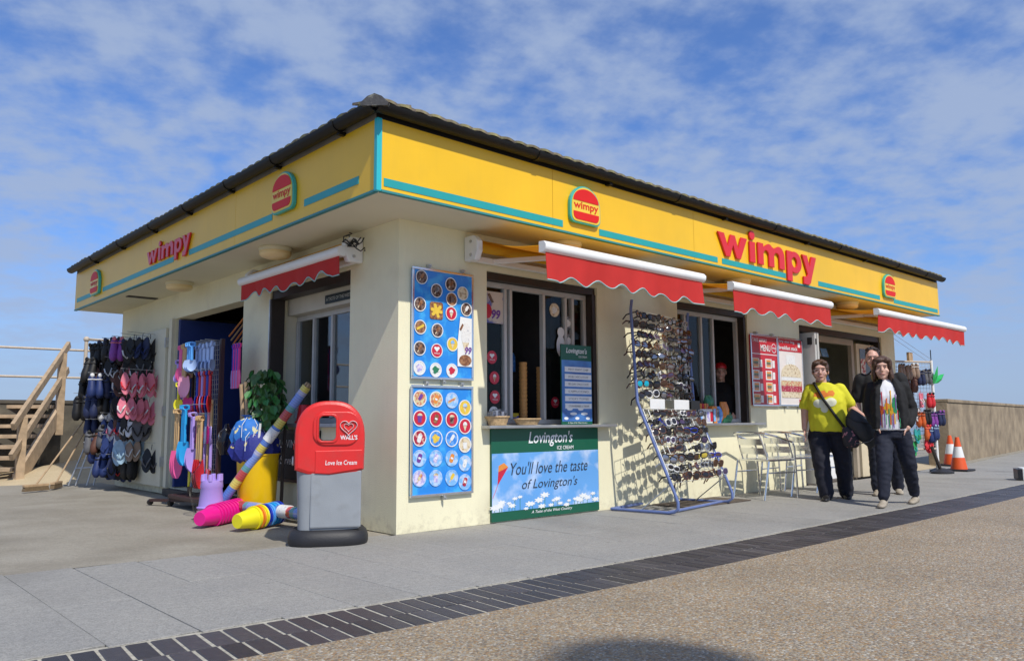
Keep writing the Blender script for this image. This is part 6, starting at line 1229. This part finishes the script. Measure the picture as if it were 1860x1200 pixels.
b.ell((-.085, -.095, 1.10), .095, .085, .085); b.ell((.095, -.095, 1.10), .095, .085, .085)
limb(b, [(-.160, .015, 1.255), (-.232, .025, 1.075)], [.070, .070]); limb(b, [(.155, .015, 1.255), (.250, .02, 1.085)], [.070, .070])
ysh = remesh(b, 'tshirt', m_yt, WM, .010, 4, fold=.010, fz=4)
decal(ysh, [(-.13, 1.165), (-.12, 1.21), (-.02, 1.235), (.08, 1.235), (.10, 1.20), (.08, 1.165), (.0, 1.16), (-.05, 1.145)], mat('print_rust', (.60, .17, .02), .8))
for cx, cz, rx, rz_ in ((-.075, 1.085, .062, .050), (.055, 1.10, .058, .050), (-.02, 1.025, .040, .045), (.0, 1.10, .05, .03)): decal(ysh, [(cx+rx*math.cos(q*.42), cz+rz_*math.sin(q*.42)) for q in range(15)], mat('print_cream', (.66, .66, .50), .8))
m_trs = cloth('trousers_navy', (.007, .008, .018)); b = MB()
torso(b, [(.74, .01, .01, .205, .155), (.80, .015, .01, .212, .165), (.85, .015, .0, .20, .16)])
limb(b, [(-.095, .01, .72), (-.085, -.10, .44), (-.045, -.16, .07)], [.122, .097, .083]); limb(b, [(.115, .01, .72), (.15, .03, .44), (.17, .165, .07)], [.122, .097, .083])
remesh(b, 'trousers', m_trs, WM, .012, 4, fold=.010, fz=9)
b = MB(); shoe(b, (-.045, -.075, .075), (-.08, -1, 0)); shoe(b, (.17, .07, .075), (.10, -1, 0)); m_shoeb = mat('shoe_black', (.015, .014, .014), .35)
for a_, d_ in (((-.045, -.175, .075), (-.08, -1, 0)), ((.17, .16, .075), (.10, -1, 0))): b = MB(); shoe(b, a_, d_); remesh(b, 'shoe', m_shoeb, WM, .009, 3)
b = MB(); c_ = V(hc); b.ell(c_+V((0, .026, .050)), .097, .110, .096, 16, 12); b.ell(c_+V((0, .075, -.02)), .082, .062, .09); b.ell(c_+V((0, .145, .0)), .035, .045, .06)
for s_ in (-1, 1): b.ell(c_+V((s_*.074, .0, .035)), .022, .055, .06); b.ell(c_+V((s_*.045, -.066, .092)), .042, .032, .026)
remesh(b, 'hair', m_hair, WM, .008, 2)
b = MB()
for s_ in (-1, 1):
    b.tube([c_+V((s_*.036+.028*math.cos(q*.5236), -.110+.006*abs(math.cos(q*.5236)), .003+.019*math.sin(q*.5236))) for q in range(12)], .0012, 5, closed=True); b.tube([c_+V((s_*.064, -.10, .008)), c_+V((s_*.090, -.02, .008)), c_+V((s_*.092, .03, .0))], .0018, 5)
b.tube([c_+V((-.008, -.110, .006)), c_+V((.008, -.110, .006))], .0018, 5); mobj(b, 'eyeglasses', m_steel, WM)
TW = R(-63.5); PWm = V((5.22, -1.09, 0)); place(WM, PWm, TW)
MW = Matrix.Translation(PWm) @ Matrix.Rotation(TW, 4, 'Z')
# shoulder bag and padded black bag: their own things
SB = thing('shoulder_bag', 'small dark floral shoulder bag on a wide black strap', 'bag', (0, 0, 0)); place(SB, PWm, TW)
st = strap_on(ysh, [(-.125, 1.335), (-.02, 1.12), (.10, .93), (.185, .80)], .036, RB['black'], 'strap'); st.parent = SB
m_flo = mat('bag_floral', (.018, .016, .022), .7, var=.2, c2=(.45, .18, .20), c2t=(.58, .62), c2s=26)
b = MB(); torso(b, [(.585, .245, -.215, .05, .03), (.62, .245, -.215, .085, .045), (.70, .235, -.215, .088, .05), (.78, .21, -.21, .06, .035), (.82, .19, -.205, .03, .02)], 18, 2.2); remesh(b, 'bag_body', m_flo, SB, .008, 3)
BB2 = thing('padded_bag', 'large padded black bag with grey piping held under the arm', 'bag', (0, 0, 0)); place(BB2, PWm, TW)
m_pad = mat('bag_black', (.022, .024, .027), .55, var=.1, bump=.3, bs=60); b = MB(); rg = []
for i in range(9):
    q = i/8; zc = .98-.36*q; k_ = math.sin(math.pi*(.08+.86*q))**.6; rg.append([V((.335+.05*q+.155*k_*math.cos(t_)*(1+.08*math.cos(2*t_)), -.16+.085*k_*math.sin(t_)-.02*q, zc+.05*math.cos(t_)*-1)) for t_ in [2*math.pi*j/20 for j in range(20)]])
b.loft(rg); remesh(b, 'bag_body', m_pad, BB2, .009, 5)
mobj(MB().tube([(.24, -.235, .645), (.33, -.262, .635), (.43, -.245, .66), (.515, -.19, .73), (.53, -.15, .80)], .010, 6, flat=.6), 'piping', RB['grey'], BB2)
mobj(MB().tube([(.22, -.2, .93), (.30, -.245, .88), (.42, -.245, .86), (.50, -.20, .88)], .006, 6), 'seam', RB['black'], BB2)
# ---------------------------------------------------------------- youth in splashed T-shirt
YT = thing('person', 'person with long brown hair in a paint splashed white T-shirt and open black jacket', 'person', (0, 0, 0))
b = MB(); hc = (-.015, -.03, 1.445); head(b, hc, 1.06); limb(b, [(.0, .02, 1.28), (-.01, .0, 1.38)], [.058, .050]); torso(b, [(.76, .04, .0, .14, .09), (1.0, .035, .0, .14, .09), (1.2, .02, 0, .145, .085), (1.26, .01, .02, .12, .06), (1.31, 0, .02, .06, .045)])
limb(b, [(-.135, .02, 1.24), (-.178, .05, 1.0), (-.105, -.075, .83)], [.052, .042, .030]); hand(b, (-.105, -.08, .83), (.45, .35, -.8), -1, fwd=(.2, -.8, 0), curl=.9, s=.95)
limb(b, [(.175, .02, 1.24), (.255, .06, 1.0), (.195, -.075, .81)], [.052, .042, .030]); hand(b, (.195, -.08, .81), (-.45, .35, -.8), 1, fwd=(-.2, -.8, 0), curl=.9, s=.95)
LG = (((-.04, .0, .76), (-.045, -.18, .44), (-.075, -.28, .10)), ((.14, .0, .76), (.185, .06, .44), (.235, .30, .10)))
for q in LG: limb(b, q, [.085, .05, .038])
SF = (((-.075, -.28, .078), (-.15, -1, 0)), ((.235, .30, .075), (-.25, -1, 0)))
for a_, d_ in SF: shoe(b, a_, d_, .23, .036, .06)
remesh(b, 'body', m_skin, YT, .0075, 3); face_bits(YT, hc, 1.06)
m_wt = cloth('shirt_white', (.72, .72, .74)); b = MB(); torso(b, [(.785, .05, -.015, .165, .125), (.85, .05, -.015, .168, .128), (1.0, .04, -.01, .168, .122), (1.15, .03, -.005, .172, .118), (1.24, .015, .005, .14, .092), (1.29, .0, .012, .085, .07), (1.325, 0, .012, .062, .056)]); wsh = remesh(b, 'tshirt', m_wt, YT, .009, 4, fold=.007, fz=3)
rr = random.Random(9)
cc = [mat('paint_orange', (.62, .12, .02), .8), mat('paint_red', (.50, .03, .05), .8), mat('paint_yellow', (.66, .36, .02), .8), mat('paint_green', (.02, .25, .10), .8), mat('paint_purple', (.22, .08, .35), .8)]
for cx, cz, rx, rz_, k_ in ((-.05, 1.0, .055, .05, 0), (.02, 1.02, .04, .055, 2), (.095, 1.05, .035, .08, 3), (-.085, .985, .02, .04, 1), (.055, .99, .03, .04, 2)): decal(wsh, [(cx+rx*math.cos(q*.45)*(1+.2*math.sin(q*3)), cz+rz_*math.sin(q*.45)*(1+.2*math.cos(q*5))) for q in range(14)], cc[k_], lift=.004+k_*.0006)
for i in range(16):
    x = -.09+i*.0145+rr.uniform(-.004, .004); z1 = rr.uniform(.96, 1.02); z0 = rr.uniform(.80, .90); w_ = rr.uniform(.0035, .007)
    if i % 3 == 1: z0, z1 = 1.0, rr.uniform(1.10, 1.22)
    decal(wsh, [(x-w_, z0), (x+w_, z0), (x+w_, (z0+z1)/2), (x+w_, z1), (x-w_, z1), (x-w_, (z0+z1)/2)], cc[(i*7 + i//4) % 5 if i > 5 else (0, 1, 4)[i % 3]], lift=.0075+.0002*i, n_=2)
m_jk = cloth('jacket_black', (.006, .006, .007), .6)
jk = MB()
for s_, cx in ((-1, -.125), (1, .165)):
    rg = []
    for z, x0, x1, yf, yb_ in ((.80, .090, .180, -.125, .13), (.95, .085, .182, -.13, .135), (1.10, .078, .178, -.125, .13), (1.22, .072, .165, -.10, .115), (1.28, .05, .13, -.065, .09), (1.335, .036, .085, -.045, .07)):
        k_ = .03; rg.append([V((k_+s_*x0-(.005 if s_ > 0 else .0), yf, z)), V((k_+s_*(x0+x1)/2, yf-.012, z)), V((k_+s_*x1, yf*.45, z)), V((k_+s_*x1, yb_*.5, z)), V((k_+s_*(x1*.6), yb_, z)), V((k_-s_*.01, yb_+.005, z)), V((k_-s_*.01, yb_-.03, z)), V((k_+s_*x1*.6, yb_-.03, z)), V((k_+s_*(x1-.03), 0, z)), V((k_+s_*(x0+.004), yf+.028, z))])
    jk.loft(rg)
limb(jk, [(-.135, .02, 1.245), (-.180, .055, 1.0), (-.125, -.055, .865)], [.062, .056, .046]); limb(jk, [(.180, .02, 1.245), (.258, .065, 1.0), (.215, -.055, .85)], [.062, .056, .046])
remesh(jk, 'jacket', m_jk, YT, .009, 3, fold=.010, fz=8)
m_jn = cloth('jeans_navy', (.009, .012, .026)); b = MB(); torso(b, [(.70, .05, .0, .165, .12), (.78, .05, .0, .165, .12), (.84, .05, 0, .16, .115)])
limb(b, [(-.035, .0, .74), (-.045, -.18, .44), (-.072, -.27, .11)], [.098, .082, .056]); limb(b, [(.135, .0, .74), (.185, .06, .44), (.23, .285, .11)], [.098, .082, .056]); remesh(b, 'jeans', m_jn, YT, .012, 4, fold=.010, fz=14)
m_sh = mat('shoe_stone', (.36, .31, .24), .7, var=.15)
for a_, d_ in SF: b = MB(); shoe(b, a_, d_, .25, .043, .075); remesh(b, 'shoe', m_sh, YT, .009, 3)
b = MB(); c_ = V(hc); b.ell(c_+V((.0, .030, .052)), .094, .102, .092, 16, 12); b.ell(c_+V((.0, .080, -.03)), .090, .060, .12)
rr = random.Random(2)
for s_ in (-1, 1): b.ell(c_+V((s_*.080, .015, -.035)), .026, .060, .105); b.ell(c_+V((s_*.078, -.030, .045)), .026, .045, .06)
b.ell(c_+V((-.03, -.066, .090)), .062, .038, .030); b.ell(c_+V((.05, -.057, .084)), .044, .038, .03); b.ell(c_+V((-.066, -.076, .055)), .02, .02, .035)
for i in range(26): an = R(-35+250*i/25); b.tube([c_+V((.082*math.cos(an), .03+.09*math.sin(an), .03)), c_+V((.100*math.cos(an), .03+.105*math.sin(an), -.06)), c_+V((.104*math.cos(an)+rr.uniform(-.012, .012), .03+.105*math.sin(an), -.135+rr.uniform(-.025, .025)))], [.018, .016, .007], 6)
remesh(b, 'hair', m_hair, YT, .007, 1)
place(YT, (5.05, -1.84, 0), R(-67.5))
# ---------------------------------------------------------------- man behind
MN2 = thing('person', 'person in black T-shirt walking behind the youth with long hair', 'person', (0, 0, 0))
b = MB(); hc = (-.075, -.03, 1.685); head(b, hc, 1.05); limb(b, [(-.01, .02, 1.48), (-.05, .0, 1.60)], [.07, .062]); torso(b, [(.88, 0, 0, .17, .11), (1.1, 0, 0, .19, .12), (1.35, 0, 0, .22, .13), (1.47, 0, .01, .20, .09), (1.53, -.01, .01, .09, .07)])
limb(b, [(-.23, .01, 1.44), (-.285, .03, 1.15), (-.26, -.06, .92)], [.062, .047, .033]); hand(b, (-.26, -.065, .92), (.05, -.2, -1), -1, curl=.6, s=1.05); limb(b, [(.23, .01, 1.44), (.29, .04, 1.15), (.27, -.03, .92)], [.062, .047, .033]); hand(b, (.27, -.035, .92), (-.05, -.2, -1), 1, curl=.6, s=1.05)
LG = (((-.09, 0, .88), (-.10, -.05, .50), (-.10, -.10, .10)), ((.10, 0, .88), (.12, .08, .50), (.14, .22, .10)))
for q in LG: limb(b, q, [.10, .06, .042])
SF = (((-.10, -.10, .075), (-.1, -1, 0)), ((.14, .22, .075), (.1, -1, 0)))
for a_, d_ in SF: shoe(b, a_, d_, .25, .04, .06)
remesh(b, 'body', m_skin2, MN2, .008, 3); face_bits(MN2, hc, 1.05)
m_bt = cloth('tshirt_black', (.010, .010, .011)); b = MB(); torso(b, [(.86, 0, 0, .205, .14), (1.05, 0, 0, .21, .145), (1.25, 0, -.005, .222, .148), (1.38, 0, .0, .225, .135), (1.47, 0, .01, .20, .10), (1.52, -.01, .01, .11, .08), (1.545, -.015, .01, .085, .072)]); limb(b, [(-.22, .01, 1.43), (-.28, .025, 1.20)], [.088, .08]); limb(b, [(.22, .01, 1.43), (.285, .03, 1.20)], [.088, .08]); remesh(b, 'tshirt', m_bt, MN2, .012, 4, fold=.009, fz=5)
b = MB(); torso(b, [(.80, 0, 0, .19, .13), (.88, 0, 0, .195, .135), (.93, 0, 0, .19, .13)]); limb(b, [(-.095, 0, .84), (-.10, -.05, .50), (-.10, -.095, .09)], [.11, .088, .072]); limb(b, [(.10, 0, .84), (.12, .08, .50), (.14, .225, .09)], [.11, .088, .072]); remesh(b, 'jeans', m_jn, MN2, .013, 4, fold=.009, fz=12)
for a_, d_ in SF: b = MB(); shoe(b, a_, d_, .27, .045, .08); remesh(b, 'shoe', m_sh, MN2, .01, 3)
b = MB(); c_ = V(hc); b.ell(c_+V((0, .035, .055))*1.05, .086, .095, .085, 16, 12); b.ell(c_+V((0, .075, -.01)), .078, .05, .08)
rr = random.Random(8)
for i in range(40): an, e_ = rr.uniform(0, 6.28), rr.uniform(.1, 1.4); q = c_+V((.085*math.cos(an)*math.cos(e_), .03+.095*math.sin(an)*math.cos(e_), .06+.09*math.sin(e_))); (b.ell(q, .022, .022, .018, 8, 6) if not (math.sin(an) < -.3 and e_ < .7) else None)
remesh(b, 'hair', m_hair2, MN2, .008, 1)
mobj(MB().tube([c_+V((.075, -.03, .02)), c_+V((.09, .03, .025))], .008, 6), 'spectacle_arm', RB['white'], MN2)
place(MN2, (6.16, -1.33, 0), R(-66)); MN2.scale = (.97, .97, .97)
# ---------------------------------------------------------------- assistant inside window two
AS = thing('person', 'person in dark jacket and red cap inside the second window', 'person', (0, 0, 0))
b = MB(); hc = (.0, -.03, 1.53); head(b, hc, 1.0); limb(b, [(0, .02, 1.33), (0, 0, 1.44)], [.062, .055]); torso(b, [(.85, 0, 0, .16, .11), (1.2, 0, 0, .19, .12), (1.33, 0, .01, .17, .08), (1.38, 0, .01, .08, .06)])
limb(b, [(-.2, .01, 1.29), (-.25, .02, 1.02), (-.16, -.15, .95)], [.056, .045, .032]); hand(b, (-.16, -.155, .95), (.4, -.9, -.1), -1, fwd=(.3, -.2, .9), curl=.6); limb(b, [(.2, .01, 1.29), (.25, .02, 1.02), (.16, -.15, .95)], [.056, .045, .032]); hand(b, (.16, -.155, .95), (-.4, -.9, -.1), 1, fwd=(-.3, -.2, .9), curl=.6)
for s_ in (-1, 1): limb(b, [(s_*.09, 0, .85), (s_*.1, 0, .45), (s_*.1, .02, .10)], [.095, .058, .042]); shoe(b, (s_*.1, .02, .09), (0, -1, 0), .25, .045, .07)
remesh(b, 'body', m_skin, AS, .010, 3); face_bits(AS, hc)
b = MB(); torso(b, [(.78, 0, 0, .20, .14), (1.05, 0, 0, .21, .15), (1.25, 0, 0, .215, .14), (1.34, 0, .01, .18, .10), (1.40, 0, .01, .09, .075)]); limb(b, [(-.2, .01, 1.29), (-.255, .02, 1.03), (-.17, -.13, .96)], [.08, .068, .05]); limb(b, [(.2, .01, 1.29), (.255, .02, 1.03), (.17, -.13, .96)], [.08, .068, .05]); remesh(b, 'jacket', m_jk, AS, .014, 4, fold=.01, fz=8)
b = MB(); torso(b, [(.74, 0, 0, .17, .12), (.86, 0, 0, .17, .12)]); limb(b, [(-.09, 0, .78), (-.1, 0, .45), (-.1, .02, .12)], [.10, .08, .065]); limb(b, [(.09, 0, .78), (.1, 0, .45), (.1, .02, .12)], [.10, .08, .065]); remesh(b, 'trousers', m_trs, AS, .014, 4)
b = MB(); c_ = V(hc); b.ell(c_+V((0, .02, .065)), .086, .098, .068, 16, 10); b.loft([[c_+V((.07*math.cos(t_), -.09+k_*.0-.085*max(0, math.sin(t_)), .048+k_*.012)) for t_ in [2*math.pi*j/16 for j in range(16)]] for k_ in (0, 1)]); mobj(b, 'cap', P_red, AS)
place(AS, (5.36, .40, 0), R(-55))
